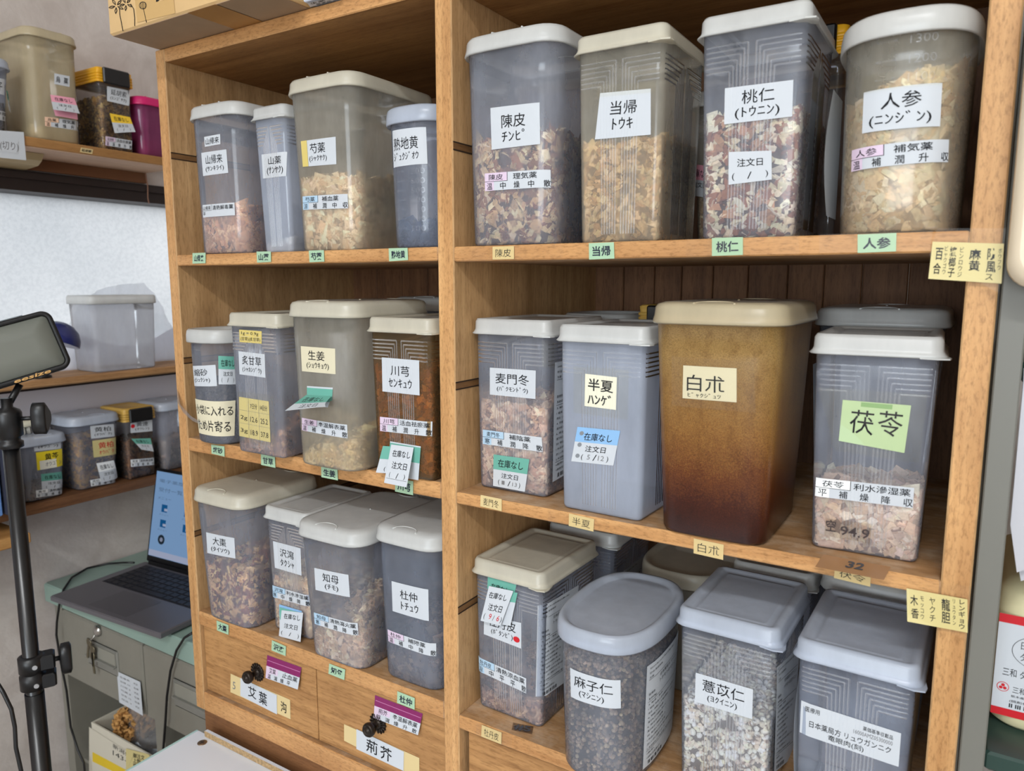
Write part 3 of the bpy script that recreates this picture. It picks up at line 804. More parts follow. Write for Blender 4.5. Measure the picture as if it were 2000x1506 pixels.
stick('drawer_label', DR['d1'], SD1, [(469.4, 1324), (540.4, 1357.7), (541, 1395.5), (469.4, 1359)], [('t', '艾', 0.22, 0.2, 0.45, 0.78, None, 0.008), ('t', '葉', 0.52, 0.2, 0.74, 0.85, None, 0.008)], PAPER, off=0.0009)
stick('drawer_label', DR['d2'], SD1, [(671.9, 1414.4), (819, 1480.6), (819, 1522), (672, 1446.8)], [], OLDTAPE)
stick('drawer_label', DR['d2'], SD1, [(696, 1424), (788.8, 1468.4), (788, 1506), (696, 1463)], [('t', '荊', 0.22, 0.2, 0.46, 0.85, None, 0.008), ('t', '芥', 0.52, 0.2, 0.76, 0.88, None, 0.008)], PAPER, off=0.0009)
PLUM = plain('plum_tape', (128, 34, 92), 0.3)
PCELL = LILAC
for key, quad, nm, cat, five in (('d1', [(522, 1279.4), (589, 1303.7), (581.4, 1347), (518.8, 1324)], '艾葉', '止血薬', '温瀉燥平'), ('d2', [(732.6, 1357.7), (825.8, 1394), (816.3, 1436), (729.9, 1402)], '荊芥', '辛温解表薬', '温瀉燥升散')):
    it = [('r', PLUM, 0, 0, 1, 0.46), ('r', PCELL, 0, 0.46, 0.36, 0.74), ('r', PCELL, 0, 0.74, 0.15, 1), ('t', nm, 0.1, 0.5, 0.30, 0.72, None, .006), ('t', cat, 0.5 if len(cat) < 4 else .42, 0.5, 0.95, 0.72, None, .006), ('r', plain('pale_print', (190, 120, 165), .5), 0.02, 0.2, 0.98, 0.225, .0002)]
    for i, ch in enumerate(five): it.append(('t', ch, 0.06 + 0.2 * i, 0.78, 0.16 + 0.2 * i, 0.97, None, .006))
    stick('property_label', DR[key], SD1, quad, it, PAPER, off=0.0007, lift=(0, 0, .006, .002))

# tape and tags on the shelf edges
SF = planeY(MC, 0.0)
def edge_tag(k, quad, txt, paper, w=0.02):
    xs = [0.5] if len(txt) == 1 else None
    it = [('t', txt, 0.14, 0.2, 0.86, 0.82, plain('navy_ink', (24, 28, 52), 0.5) if paper is MINT else INK, w)]
    stick('edge_tag', sh[k], SF, quad, it, paper, off=0.0012)
R4 = lambda x0, y0, x1, y1, x1b=None, y1b=None: [(x0, y0), (x1, y0), (x1, y1), (x0, y1)]
edge_tag('r1', [(962, 482), (1004, 480.5), (1004, 506), (962, 507)], '陳皮', OLDTAPE, -0.008)
edge_tag('r1', [(1150, 475), (1199, 473), (1200, 505), (1150.5, 507)], '当帰', MINT)
edge_tag('r1', [(1390.5, 465), (1451, 463), (1451, 498), (1390.5, 500)], '桃仁', MINT)
edge_tag('r1', [(1675, 458), (1751, 455), (1750, 491), (1675, 494)], '人参', MINT)
edge_tag('r2', [(938.7, 966.6), (980, 975), (980, 998.7), (938, 989)], '麦門冬', OLDTAPE, -0.008)
edge_tag('r2', [(1111.4, 1002.8), (1160.5, 1014), (1159, 1038.4), (1110.7, 1027)], '半夏', OLDTAPE, -0.008)
edge_tag('r2', [(1355, 1051.7), (1413.6, 1064), (1412.3, 1093.7), (1354.7, 1080.6)], '白朮', OLDTAPE, -0.008)
edge_tag('r2', [(1631.8, 1102), (1701.3, 1119.7), (1699.7, 1146), (1628.5, 1128.7)], '茯苓', OLDTAPE, -0.008)
edge_tag('r3', [(941, 1416), (979.8, 1431), (979, 1454), (939.8, 1438.5)], '牡丹皮', OLDTAPE, -0.008)
edge_tag('l1', [(376, 494.4), (401.5, 493.5), (401.5, 514), (376, 515)], '山帰来', MINT)
edge_tag('l1', [(501, 491.5), (529, 491), (529.5, 511.5), (502, 513)], '山薬', MINT)
edge_tag('l1', [(603, 489.5), (632.5, 488.5), (633.5, 511), (604.5, 512.5)], '芍薬', MINT)
edge_tag('l1', [(759, 485), (796, 484), (797, 508), (760, 510.5)], '熟地黄', MINT)
edge_tag('l2', [(412.4, 868.3), (438.3, 872), (438.6, 892), (413.3, 886)], '縮砂', MINT)
edge_tag('l2', [(509.5, 887), (537, 893), (537.9, 914), (510, 908)], '甘草', MINT)
edge_tag('l2', [(627, 910), (659, 916), (660, 938.5), (627.7, 932)], '生姜', MINT)
edge_tag('l2', [(772, 934), (807, 940), (806.7, 967.5), (771.5, 960)], '川芎', MINT)
edge_tag('l3', [(422.8, 1212), (446.3, 1221), (446.3, 1240), (424, 1231.5)], '大棗', MINT)
edge_tag('l3', [(531, 1250.5), (558.5, 1262.6), (557.9, 1281.5), (530.2, 1270.5)], '沢瀉', MINT)
edge_tag('l3', [(643, 1296), (674.2, 1308), (672.5, 1328.5), (641.4, 1316)], '知母', MINT)
edge_tag('l3', [(776, 1350), (810, 1363.5), (809.6, 1386.2), (775.4, 1373)], '杜仲', MINT)
SHINE = frost('clear_tape', (244, 242, 236), 0.03, rough=0.3, gloss=0.3, cloud=0.02, through=(255, 254, 250))
for k, q in (('r1', [(900, 483.5), (1100, 477), (1100, 504), (900, 511)]), ('r1', [(1340, 467), (1560, 459.5), (1560, 496), (1340, 502)]), ('r1', [(1600, 458), (1822, 451), (1816, 489), (1600, 494)]), ('r2', [(1070, 995), (1190, 1019), (1190, 1045), (1070, 1020)]), ('r2', [(1320, 1043), (1440, 1068), (1440, 1101), (1320, 1074)]), ('r2', [(1590, 1092), (1770, 1130), (1768, 1162), (1590, 1121)]), ('r3', [(930, 1411), (1000, 1437), (999, 1462), (930, 1435)])):
    stick('clear_tape', sh[k], SF, q, [], SHINE, off=0.0016)
# yellow cards taped across a shelf edge and an upright
stick('name_card', sh['r1'], SF, [(1821.5, 472), (1961, 476), (1956, 554), (1813, 544.5)],
      [('t', '百', .06, .16, .17, .48, None, .012), ('t', '合', .05, .56, .16, .86, None, .012), ('t', 'ビ\nャ\nク\nゴ\nウ', .185, .1, .235, .85), ('t', '檳\n榔\n子', .26, .12, .36, .92, None, .012), ('t', 'ビ\nン\nロ\nウ\nジ', .40, .12, .46, .9),
       ('t', '麻\n黄', .54, .16, .70, .72, None, .012), ('t', '防\n風', .78, .12, .91, .74, None, .012), ('t', 'ス', .78, .78, .88, .93), ('t', 'ボ\nウ\nフ\nウ', .93, .12, .98, .66)], CARDYEL, off=0.003, lift=(0, .0, .001, .002))
stick('clear_tape', sh['r1'], SF, [(1830, 446), (1966, 446), (1950, 572), (1815, 500)], [], SHINE, off=0.0042)
stick('name_card', sh['r2'], SF, [(1770.5, 1149), (1889.5, 1171), (1890, 1236), (1772, 1214)],
      [('t', '木', .06, .16, .19, .48, None, .01), ('t', '香', .07, .56, .2, .86, None, .01), ('t', 'モ\nッ\nコ\nウ', .23, .16, .29, .84), ('t', 'ヤ\nク\nチ', .38, .14, .48, .86), ('t', '龍\n胆', .58, .1, .72, .84, None, .012),
       ('t', 'リ\nュ\nウ\nタ\nン', .76, .06, .81, .84), ('t', 'レ\nン\nギ\nョ\nウ', .86, .04, .96, .92, None, .01)], CARDYEL, off=0.003, lift=(0, .0, .001, .004))
stick('clear_tape', sh['r2'], SF, [(1775, 1128), (1897, 1146), (1888, 1252), (1775, 1200)], [], SHINE, off=0.0072)
# numbers written on the boards
stick('marker_note', sh['r2'], planeZ(MC, SHELF['r2'] - ZB), [(1608, 1083), (1740, 1107), (1726, 1133), (1592, 1107)], [('t', '32', .40, .15, .66, .65, plain('faded_ink', (70, 70, 76), .6), .03)], plain('brown_tape', (164, 116, 66), 0.3), off=0.0004)
stick('marker_note', sh['r3'], planeZ(MC, SHELF['r3'] - ZB), [(1002, 1411), (1042, 1419), (1039, 1434), (999, 1426)], [('t', '#5', .1, .1, .9, .9, plain('faded_ink', (70, 70, 76), .6), .03)], frost('clear_varnish', (200, 170, 130), 0.05, through=(252, 250, 246)), off=0.0004)

# ------------------------------------------------------------------ brown base below, white table in front
base = thing('base_cabinet', 'dark brown wooden base carrying the herb shelf unit', 'base cabinet', (0.0, 0.012, FLOOR))
m = MB(); m.bbox((0.0, 0.012, FLOOR), (0.96, CD, ZB - 0.0006), 0.002); W(m, 'base_body', W_BASE, base)
m = MB(); m.box((0.02, 0.009, -0.5), (0.47, 0.0119, 0.1)); W(m, 'base_door', W_BASE, base)
m = MB(); m.box((0.49, 0.009, -0.5), (0.94, 0.0119, 0.1)); W(m, 'base_door', W_BASE, base)
MELA = plain('white_melamine', (226, 230, 238), 0.35, spec=0.5)
CHIP = plain('chipboard_edge', (170, 142, 104), 0.9, noise=0.4, nscale=260)
zt = 0.150
tb = thing('work_table', 'white topped work table with a greenish edge in front of the shelves', 'table', (0.45, -0.25, FLOOR))
x0 = onZ(385, 1424, zt).x
m = MB(); m.bbox((x0 + 0.004, -0.5, zt - 0.02), (0.93, -0.0005, zt), 0.001); W(m, 'table_top', MELA, tb)
m = MB(); m.bbox((x0, -0.5, zt - 0.02), (x0 + 0.004, -0.0005, zt), 0.0008); W(m, 'edge_strip', plain('green_edge_strip', (176, 206, 204), 0.25), tb, )
for lx in (0.03, 0.88):
    for ly in (-0.46, -0.04):
        m = MB(); m.box((lx, ly, FLOOR), (lx + 0.03, ly + 0.03, zt - 0.02)); W(m, 'leg', plain('grey_steel', (150, 150, 150), .4, .6), tb)
p = onZ(395, 1451, zt)
m = MB(); m.lathe([(0.0068, 0.0), (0.0068, 0.0006), (0.0055, 0.0011), (0.0001, 0.0011)], (p.x, p.y, zt), 'Z', 24)
m.box((p.x - .0035, p.y - .0005, zt + .0010), (p.x + .0035, p.y + .0005, zt + .0013), 1); m.box((p.x - .0005, p.y - .0035, zt + .0010), (p.x + .0005, p.y + .0035, zt + .0013), 1)
W(m, 'screw', [SCREW, BLACK], tb)
q = onZ(413, 1416, zt + 0.0095); f0 = onZ(397, 1427, zt + 0.0095); 
wb = thing('white_board', 'loose white melamine board with raw chipboard edge on the work table', 'board', (0.45, f0.y, zt + 0.0003))
m = MB(); m.bbox((f0.x + .002, f0.y, zt + 0.0003), (0.9, -0.0008, zt + 0.0095), 0.0006, 0, front=1); W(m, 'board_panel', [MELA, CHIP], wb)
# ------------------------------------------------------------------ front row containers
T = {}
G = 'frosted herb containers in the front row'
# --- top shelf of the bay by the grey post
container('chinpi', 'B', 'r1', 0.5475, 0.002, 'tall frosted container labelled 陳皮, beside the central upright on the top shelf', w=0.115, d=0.125, H=0.2035, bs=0.93, group=G)
container('toki', 'A', 'r1', 0.6601, 0.0125, 'yellowish ribbed container labelled 当帰, with a torn-edged white label', w=0.094, d=0.118, H=0.1863, bs=0.929, plastic=P_WARM, lidm=LID_C, group=G)
container('tonin', 'A', 'r1', 0.7773, 0.0125, 'ribbed container labelled 桃仁, holding white and brown chopped kernels', w=0.094, d=0.127, H=0.1826, bs=0.915, plastic=P_CLEARER, group=G)
container('ninjin', 'C', 'r1', 0.889, -0.004, 'oval graduated container labelled 人参, full of pale ginseng slices', w=0.1, d=0.155, H=0.157, bs=0.945, plastic=P_WARM, marks=[('1300', .133), ('1200', .1195), ('1100', .107), ('1000', .095)], group=G)
# --- middle shelf of that bay
container('bakumon', 'A', 'r2', 0.5378, 0.0225, 'ribbed container labelled 麦門冬, half full of pale brown pieces', w=0.099, d=0.1358, H=0.1855, bs=0.958, group=G, rz=-0.02)
container('hange', 'A', 'r2', 0.6515, 0.0012, 'milky empty-looking container labelled 半夏, with a blue punched stock slip', w=0.099, d=0.1358, H=0.1838, bs=0.947, plastic=P_MILK, group=G, rz=-0.035)
container('byaku', 'B', 'r2', 0.7629, -0.0186, 'big amber-stained container labelled 白朮, dark brown towards its base', w=0.1167, d=0.162, H=0.2072, bs=0.854, plastic=stained_plastic(), lidm=LID_Y, group=G)
container('bukuryo', 'A', 'r2', 0.8826, 0.0155, 'container with a bright green handwritten note 茯苓', w=0.098, d=0.135, H=0.1823, bs=0.903, group=G, rz=0.03, plastic=P_CLEARER)
# --- lower shelf of that bay
container('botan', 'A', 'r3', 0.5365, 0.0184, 'container labelled 牡丹皮 with a red dot and stacked stock slips', w=0.098, d=0.1332, H=0.1784, bs=0.95, lidm=LID_C, group=G, rz=-0.03)
container('mashi', 'C', 'r3', 0.6605, -0.0324, 'oval-lidded container labelled 麻子仁, packed with small dark seeds', w=0.1062, d=0.1672, H=0.1568, bs=0.923, plastic=P_CLEARER, lidm=LID_T, group=G)
container('yoku', 'A', 'r3', 0.7747, 0.0185, 'ribbed container labelled 薏苡仁, holding round pearly seeds', w=0.0985, d=0.1326, H=0.1781, bs=0.92, plastic=P_CLEARER, lidm=LID_T, group=G, rz=-0.02)
container('ryugan', 'A', 'r3', 0.8841, 0.0062, 'grey-looking container with a wide printed 竜眼肉 label', w=0.0989, d=0.1353, H=0.1808, bs=0.896, lidm=LID_T, group=G, rz=-0.02, plastic=P_DARK)
# --- top shelf of the other bay
container('sankirai', 'B', 'l1', 0.0987, 0.0028, 'frosted container labelled 山帰来 twice, next to the outer upright', w=0.105, d=0.16, H=0.1904, bs=0.95, group=G)
container('sanyaku', 'A', 'l1', 0.1889, 0.0174, 'pale container labelled 山薬, with a little white powder', w=0.066, d=0.11, H=0.1785, bs=0.88, plastic=P_MILK, group=G)
container('shakuyaku', 'B', 'l1', 0.2809, 0.0129, 'tall clouded container labelled 芍薬, behind a yellow-edged label', w=0.1169, d=0.1623, H=0.2019, bs=0.908, plastic=P_CLOUD, lidm=LID_C, group=G)
container('jiou', 'C', 'l1', 0.4179, 0.0058, 'small round graduated container labelled 熟地黄, partly behind the central upright', w=0.086, d=0.0995, H=0.1488, bs=0.909, plastic=P_DARK, lidm=LID_T, marks=[('1000 ml', .128), ('800', .088), ('700', .078), ('600', .068), ('500', .058), ('400', .048), ('300', .038), ('200', .028), ('100', .018)], group=G)
# --- middle shelf
container('shuku', 'C', 'l2', 0.0782, -0.0201, 'round container labelled 縮砂, with a handwritten paper band', w=0.0873, d=0.0986, H=0.1547, bs=0.9, plastic=P_CLEARER, lidm=LID_W, group=G)
container('shakanzo', 'A', 'l2', 0.1934, -0.0245, 'container labelled 炙甘草, with a yellowed dosage table taped low', w=0.0985, d=0.1358, H=0.1788, bs=0.965, lidm=LID_C, group=G)
container('shokyo', 'B', 'l2', 0.3127, -0.0304, 'large cloudy container labelled 生姜, with a curling teal stock slip', w=0.112, d=0.1493, H=0.1956, bs=0.935, plastic=P_CLOUD, lidm=LID_C, group=G)
container('senkyu', 'A', 'l2', 0.4165, -0.0119, 'container labelled 川芎, filled with rust brown pieces and fanned slips', w=0.095, d=0.1357, H=0.1783, bs=0.946, plastic=P_BROWN, lidm=LID_C, group=G)
# --- lower shelf
container('taiso', 'B', 'l3', 0.0881, -0.0142, 'container labelled 大棗, with a browned cream lid', w=0.1165, d=0.1456, H=0.1923, bs=0.888, plastic=P_CLEAR, lidm=LID_C, group=G)
container('takusha', 'A', 'l3', 0.1915, 0.014, 'container labelled 沢瀉, with pale granules and a blue-backed slip', w=0.088, d=0.1351, H=0.1763, bs=0.941, group=G, rz=0.0)
container('chimo', 'B', 'l3', 0.2966, -0.0143, 'container labelled 知母, with pale crumbly pieces and a dimpled lid', w=0.115, d=0.1671, H=0.1809, bs=0.882, group=G)
container('tochu', 'B', 'l3', 0.4078, 0.0006, 'container labelled 杜仲, with dark shreds, beside the central upright', w=0.104, d=0.1614, H=0.1918, bs=0.924, plastic=P_DARK, group=G)

# ------------------------------------------------------------------ rear row containers, seen between and above the front ones
GR = 'containers in the rear row'
container('rear_a', 'A', 'r1', 0.7105, 0.165, 'rear container with a pink stock slip, behind the 当帰 container', plastic=P_WARM, H=0.162, w=0.074, group=GR)
container('rear_b', 'L', 'r1', 0.772, 0.0, '', w=.09, d=.1, H=.2, bs=.95, z=-5) if False else None
container('rear_c', 'C', 'r2', 0.553, 0.180, 'rear container with a dim flat lid, behind the 麦門冬 container', plastic=P_DARK, H=0.186, d=0.12, group=GR)
container('rear_d', 'B', 'r2', 0.868, 0.172, 'rear container with an arc grip on its lid, behind the 茯苓 container', plastic=P_DARK, H=0.199, d=0.15, group=GR, w=0.122)
container('rear_e', 'B', 'l2', 0.315, 0.160, 'rear container with a pale lid, behind the 生姜 container', plastic=P_CLEAR, H=0.197, d=0.16, w=0.125, group=GR)
container('rear_f', 'A', 'r3', 0.550, 0.170, 'rear container with a printed sheet, behind the 牡丹皮 container', plastic=P_DARK, H=0.178, group=GR)
container('rear_g', 'C', 'r3', 0.675, 0.165, 'rear container with a wide oval lid, behind the 麻子仁 container', plastic=P_WARM, lidm=LID_C, w=0.112, d=0.14, H=0.15, group=GR)
container('rear_h', 'A', 'r3', 0.782, 0.165, 'rear container mostly hidden behind the 薏苡仁 container', plastic=P_CLEAR, H=0.178, w=0.09, group=GR)
container('rear_i', 'B', 'r3', 0.885, 0.158, 'rear container with a grey lid, behind the 竜眼肉 container', plastic=P_DARK, H=0.186, group=GR, w=0.111)
container('rear_j', 'A', 'l3', 0.315, 0.176, 'rear container behind the 知母 container, lid in shade', plastic=P_DARK, H=0.178, w=0.092, group=GR)
container('rear_k', 'A', 'l3', 0.4155, 0.184, 'rear container behind the 杜仲 container, lid in shade', plastic=P_DARK, H=0.178, w=0.092, group=GR)

# containers with a coloured clip lid
def clip_box(key, loc, rz, w, d, H, lidmat, label, group=None, plastic=P_CRYS):
    bx = Box('L', w, d, H, 0.97); t = thing('clip_lid_container', label, 'storage container', loc, rz, group)
    body_mesh(bx, False).build('container_body', [plastic, P_RIB], t)
    m = MB(); a, b = w / 2, d / 2; Hb = bx.Hb
    R = lambda i, z: [(x, y, z) for x, y in rrect(a - i, b - i, 0.006)]
    pr = [(0.003, Hb - 0.014), (0.0, Hb - 0.014)]
    for j in range(4): pr += [(0.0, Hb - 0.0135 + j * .005), (0.0, Hb - 0.0102 + j * .005), (0.0015, Hb - 0.0098 + j * .005), (0.0015, Hb - 0.0089 + j * .005)]
    pr += [(0.001, H), (0.004, H + 0.002), (0.012, H + 0.002), (0.014, H + 0.0008), (0.03, H + 0.0008)]
    m.loft([R(i, z) for i, z in pr], 0, True, cap1=True); m.build('clip_lid', lidmat, t)
    m = MB(); m.bbox((-w * 0.36, -b - 0.006, Hb - 0.016), (w * 0.36, -b + 0.0005, H + 0.0015), 0.002); m.build('clasp', BLACK, t)
    M = Matrix.Translation(Vector(loc)) @ Matrix.Rotation(rz, 4, 'Z')
    CONT[key] = dict(t=t, bx=bx, M=M, front=Surf(M, bx.front, 'wrap', bx), side=Surf(M, bx.side, 'flank', bx), loc=Vector(loc), rz=rz)
    return t
clip_box('rear_b', (0.7875, 0.245, SHELF['r1'] + 0.0003), 0, 0.078, 0.14, 0.207, YEL_LID, 'rear container with a yellow clip lid, behind the 桃仁 container')
clip_box('rear_l', (0.6615, 0.252, SHELF['r2'] + 0.0003), 0, 0.098, 0.13, 0.196, YEL_OLD, 'rear container with a yellow lid and black clasp, behind the 半夏 container', GR)

# ------------------------------------------------------------------ what is in them
TAN = [(214, 180, 136, 3), (186, 146, 98, 3), (150, 108, 66, 2), (232, 208, 168, 1.4)]
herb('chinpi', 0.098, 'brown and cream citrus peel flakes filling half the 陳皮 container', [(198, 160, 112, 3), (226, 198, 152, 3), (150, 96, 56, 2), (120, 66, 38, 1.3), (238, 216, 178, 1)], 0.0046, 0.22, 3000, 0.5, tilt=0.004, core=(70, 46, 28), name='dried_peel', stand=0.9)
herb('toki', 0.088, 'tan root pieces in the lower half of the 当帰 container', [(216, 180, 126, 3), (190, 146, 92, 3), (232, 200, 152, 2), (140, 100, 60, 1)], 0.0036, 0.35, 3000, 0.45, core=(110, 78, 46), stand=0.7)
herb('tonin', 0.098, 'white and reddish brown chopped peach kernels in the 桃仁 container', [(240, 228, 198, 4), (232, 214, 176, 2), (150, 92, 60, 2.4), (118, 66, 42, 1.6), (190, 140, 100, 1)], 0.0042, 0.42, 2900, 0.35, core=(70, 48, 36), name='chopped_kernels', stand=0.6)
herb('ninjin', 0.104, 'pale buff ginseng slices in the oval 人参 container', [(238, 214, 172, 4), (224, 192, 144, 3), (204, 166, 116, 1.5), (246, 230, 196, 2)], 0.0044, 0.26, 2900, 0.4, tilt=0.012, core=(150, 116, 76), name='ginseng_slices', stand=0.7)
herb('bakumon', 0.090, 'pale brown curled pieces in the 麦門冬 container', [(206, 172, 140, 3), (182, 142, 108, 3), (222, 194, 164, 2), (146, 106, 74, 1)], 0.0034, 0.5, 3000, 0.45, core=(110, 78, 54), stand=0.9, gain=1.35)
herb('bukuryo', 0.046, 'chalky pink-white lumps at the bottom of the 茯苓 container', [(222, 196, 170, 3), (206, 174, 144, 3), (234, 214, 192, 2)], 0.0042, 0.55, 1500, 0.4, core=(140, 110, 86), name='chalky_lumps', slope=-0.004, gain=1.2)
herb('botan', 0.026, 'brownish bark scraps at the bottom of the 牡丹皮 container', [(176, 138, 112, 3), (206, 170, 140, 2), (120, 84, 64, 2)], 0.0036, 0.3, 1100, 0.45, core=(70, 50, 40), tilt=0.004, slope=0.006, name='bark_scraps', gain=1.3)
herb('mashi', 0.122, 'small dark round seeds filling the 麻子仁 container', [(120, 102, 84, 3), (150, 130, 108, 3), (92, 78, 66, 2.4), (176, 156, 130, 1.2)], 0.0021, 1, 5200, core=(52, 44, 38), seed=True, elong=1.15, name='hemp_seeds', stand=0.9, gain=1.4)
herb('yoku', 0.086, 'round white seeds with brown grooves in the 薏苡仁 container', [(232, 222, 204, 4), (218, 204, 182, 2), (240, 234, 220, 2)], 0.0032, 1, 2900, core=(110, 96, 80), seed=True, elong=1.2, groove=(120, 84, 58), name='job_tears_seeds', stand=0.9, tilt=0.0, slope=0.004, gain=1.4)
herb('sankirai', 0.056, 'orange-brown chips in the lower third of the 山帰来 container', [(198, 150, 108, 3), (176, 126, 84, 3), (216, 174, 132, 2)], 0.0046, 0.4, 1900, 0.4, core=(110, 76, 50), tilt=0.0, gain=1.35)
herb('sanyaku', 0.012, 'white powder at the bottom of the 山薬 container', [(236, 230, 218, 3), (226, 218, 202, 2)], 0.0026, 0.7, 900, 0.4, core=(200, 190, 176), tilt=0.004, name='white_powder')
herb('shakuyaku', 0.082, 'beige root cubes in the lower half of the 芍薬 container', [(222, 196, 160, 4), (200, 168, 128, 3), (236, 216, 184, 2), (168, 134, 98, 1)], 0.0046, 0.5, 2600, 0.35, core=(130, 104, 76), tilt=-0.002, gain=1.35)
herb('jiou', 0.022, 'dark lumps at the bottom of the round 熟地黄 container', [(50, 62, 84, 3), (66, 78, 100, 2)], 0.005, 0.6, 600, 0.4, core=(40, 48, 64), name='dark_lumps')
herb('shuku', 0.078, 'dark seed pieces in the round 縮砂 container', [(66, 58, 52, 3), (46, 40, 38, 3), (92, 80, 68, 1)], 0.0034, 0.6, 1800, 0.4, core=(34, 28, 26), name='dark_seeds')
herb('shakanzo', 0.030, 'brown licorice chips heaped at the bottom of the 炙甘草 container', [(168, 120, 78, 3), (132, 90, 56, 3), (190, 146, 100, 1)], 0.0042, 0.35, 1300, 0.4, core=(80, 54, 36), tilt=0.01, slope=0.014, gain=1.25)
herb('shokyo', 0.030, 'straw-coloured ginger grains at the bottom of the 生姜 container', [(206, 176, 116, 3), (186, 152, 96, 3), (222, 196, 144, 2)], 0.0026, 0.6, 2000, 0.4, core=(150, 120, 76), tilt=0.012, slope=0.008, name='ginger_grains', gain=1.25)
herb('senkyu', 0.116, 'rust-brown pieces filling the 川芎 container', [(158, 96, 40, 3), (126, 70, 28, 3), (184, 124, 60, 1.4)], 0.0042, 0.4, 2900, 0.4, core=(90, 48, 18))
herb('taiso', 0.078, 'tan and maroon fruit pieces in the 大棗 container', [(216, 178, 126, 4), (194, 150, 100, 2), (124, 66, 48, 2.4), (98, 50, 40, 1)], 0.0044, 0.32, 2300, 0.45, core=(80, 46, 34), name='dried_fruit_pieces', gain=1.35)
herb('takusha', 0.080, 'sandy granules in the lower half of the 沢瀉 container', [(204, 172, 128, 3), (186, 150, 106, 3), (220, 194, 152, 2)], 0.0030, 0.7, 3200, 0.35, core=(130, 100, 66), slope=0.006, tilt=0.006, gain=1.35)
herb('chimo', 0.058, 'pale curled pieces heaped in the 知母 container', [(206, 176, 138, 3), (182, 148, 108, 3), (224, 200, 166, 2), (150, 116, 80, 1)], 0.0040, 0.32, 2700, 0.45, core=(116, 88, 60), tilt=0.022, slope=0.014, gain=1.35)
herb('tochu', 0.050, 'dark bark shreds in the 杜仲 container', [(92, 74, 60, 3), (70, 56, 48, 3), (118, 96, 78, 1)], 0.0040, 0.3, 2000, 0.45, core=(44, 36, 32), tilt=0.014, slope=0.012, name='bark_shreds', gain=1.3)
herb('rear_a', 0.060, 'pale chips in the rear container with the pink slip', TAN, 0.0048, 0.4, 900, 0.4)

# ------------------------------------------------------------------ labels on the containers
def lab(key, quad, kanji, kana, paren=True, paper=None, off=0.0006, extra=(), thin=0.0015, k=None, r=None, lift=(0, 0, 0, 0)):
    c = CONT[key]
    it = name_items(kanji, kana, paren, thin, k or (0.17, 0.15, 0.83, 0.53), r or (0.14, 0.62, 0.86, 0.87)) + list(extra)
    return stick('name_label', c['t'], c['front'], quad, it, paper or PAPER, off=off, n=10, lift=lift)
def strip(key, quad, name, cat, five, cell):
    c = CONT[key]; return stick('property_label', c['t'], c['front'], quad, strip_items(name, cat, five, cell), PAPER, off=0.0006, n=10)
def slip(key, quad, band, date='', lift=(0, 0, 0, 0), off=0.0008, items=None, paper=None, curl=0.0, name='stock_slip'):
    c = CONT[key]; return stick(name, c['t'], c['front'], quad, stock_items(band, date) if items is None else items, paper or PAPER, lift, off, n=8, curl=curl)
PALE = plain('white_cell', (238, 240, 240), .5)
lab('chinpi', [(957.8, 211), (1053.9, 200), (1055, 281.5), (960.3, 292.6)], '陳皮', 'ﾁﾝﾋﾟ', False, k=(.23, .2, .72, .52), r=(.23, .58, .70, .85))
strip('chinpi', [(946.7, 339), (1075.4, 331.7), (1076, 366.5), (947.4, 373.3)], '陳皮', '理気薬', '温中燥中散', LILAC)
lab('toki', [(1172, 182), (1271, 173), (1271, 263), (1162, 272.5)], '当帰', 'ﾄｳｷ', False, k=(.24, .2, .74, .50), r=(.30, .57, .68, .82))
lab('tonin', [(1415.8, 172.5), (1549.7, 155.8), (1547.3, 227.5), (1414.2, 243)], '桃仁', 'ﾄｳﾆﾝ', k=(.26, .12, .74, .50), r=(.16, .58, .82, .92))
slip('tonin', [(1423.4, 297), (1507, 294), (1507.4, 350.7), (1423, 361)], None, items=[('t', '注文日', .2, .22, .8, .48, None, .006), ('t', '(', .08, .66, .14, .9), ('t', '/', .44, .66, .54, .88), ('t', ')', .86, .66, .92, .9)])
lab('ninjin', [(1687, 181), (1840.6, 162), (1836, 247), (1683.6, 261)], '人参', 'ﾆﾝｼﾞﾝ', k=(.25, .12, .75, .50), r=(.10, .58, .88, .92))
strip('ninjin', [(1664, 294), (1853.7, 272.6), (1851.7, 316.8), (1662.9, 336)], '人参', '補気薬', '温補潤升収', LILAC)
lab('bakumon', [(956.7, 718), (1046.5, 723.8), (1045.8, 779.4), (956.7, 770.7)], '麦門冬', 'ﾊﾞｸﾓﾝﾄﾞｳ', k=(.13, .18, .86, .56), r=(.16, .64, .84, .86))
strip('bakumon', [(942.9, 839), (1057.9, 854.3), (1060.3, 883), (943, 867)], '麦門冬', '補陰薬', '寒補潤降散', SKYC)
slip('bakumon', [(964, 887.5), (1034, 897), (1025, 960.7), (963, 949)], TEAL, ('1', '13'))
lab('hange', [(1143, 730), (1205, 737), (1203, 800.8), (1141.5, 793)], '半夏', 'ﾊﾝｹﾞ', False, paper=plain('ivory_paper', (236, 234, 218), .5), k=(.10, .12, .90, .50), r=(.10, .58, .84, .92), thin=.012)
slip('hange', [(1128, 833.6), (1211.6, 841.5), (1197.8, 909.6), (1115.6, 901)], BLUEB, items=[('r', BLUEB, 0, 0, 1, .42), ('t', '在庫なし', .2, .14, .86, .36, None, .008), ('t', '注文日', .28, .5, .76, .68, None, .006), ('t', '(', .22, .76, .26, .94), ('t', '5', .36, .76, .43, .9, GREYPRINT), ('t', '/', .5, .74, .58, .92), ('t', '12', .62, .76, .76, .9, GREYPRINT), ('t', ')', .82, .76, .86, .94), ('o', GREYDOT, .13, .17, .05, 1.2), ('o', GREYDOT, .13, .50, .05, 1.2), ('o', GREYDOT, .13, .82, .05, 1.2)])
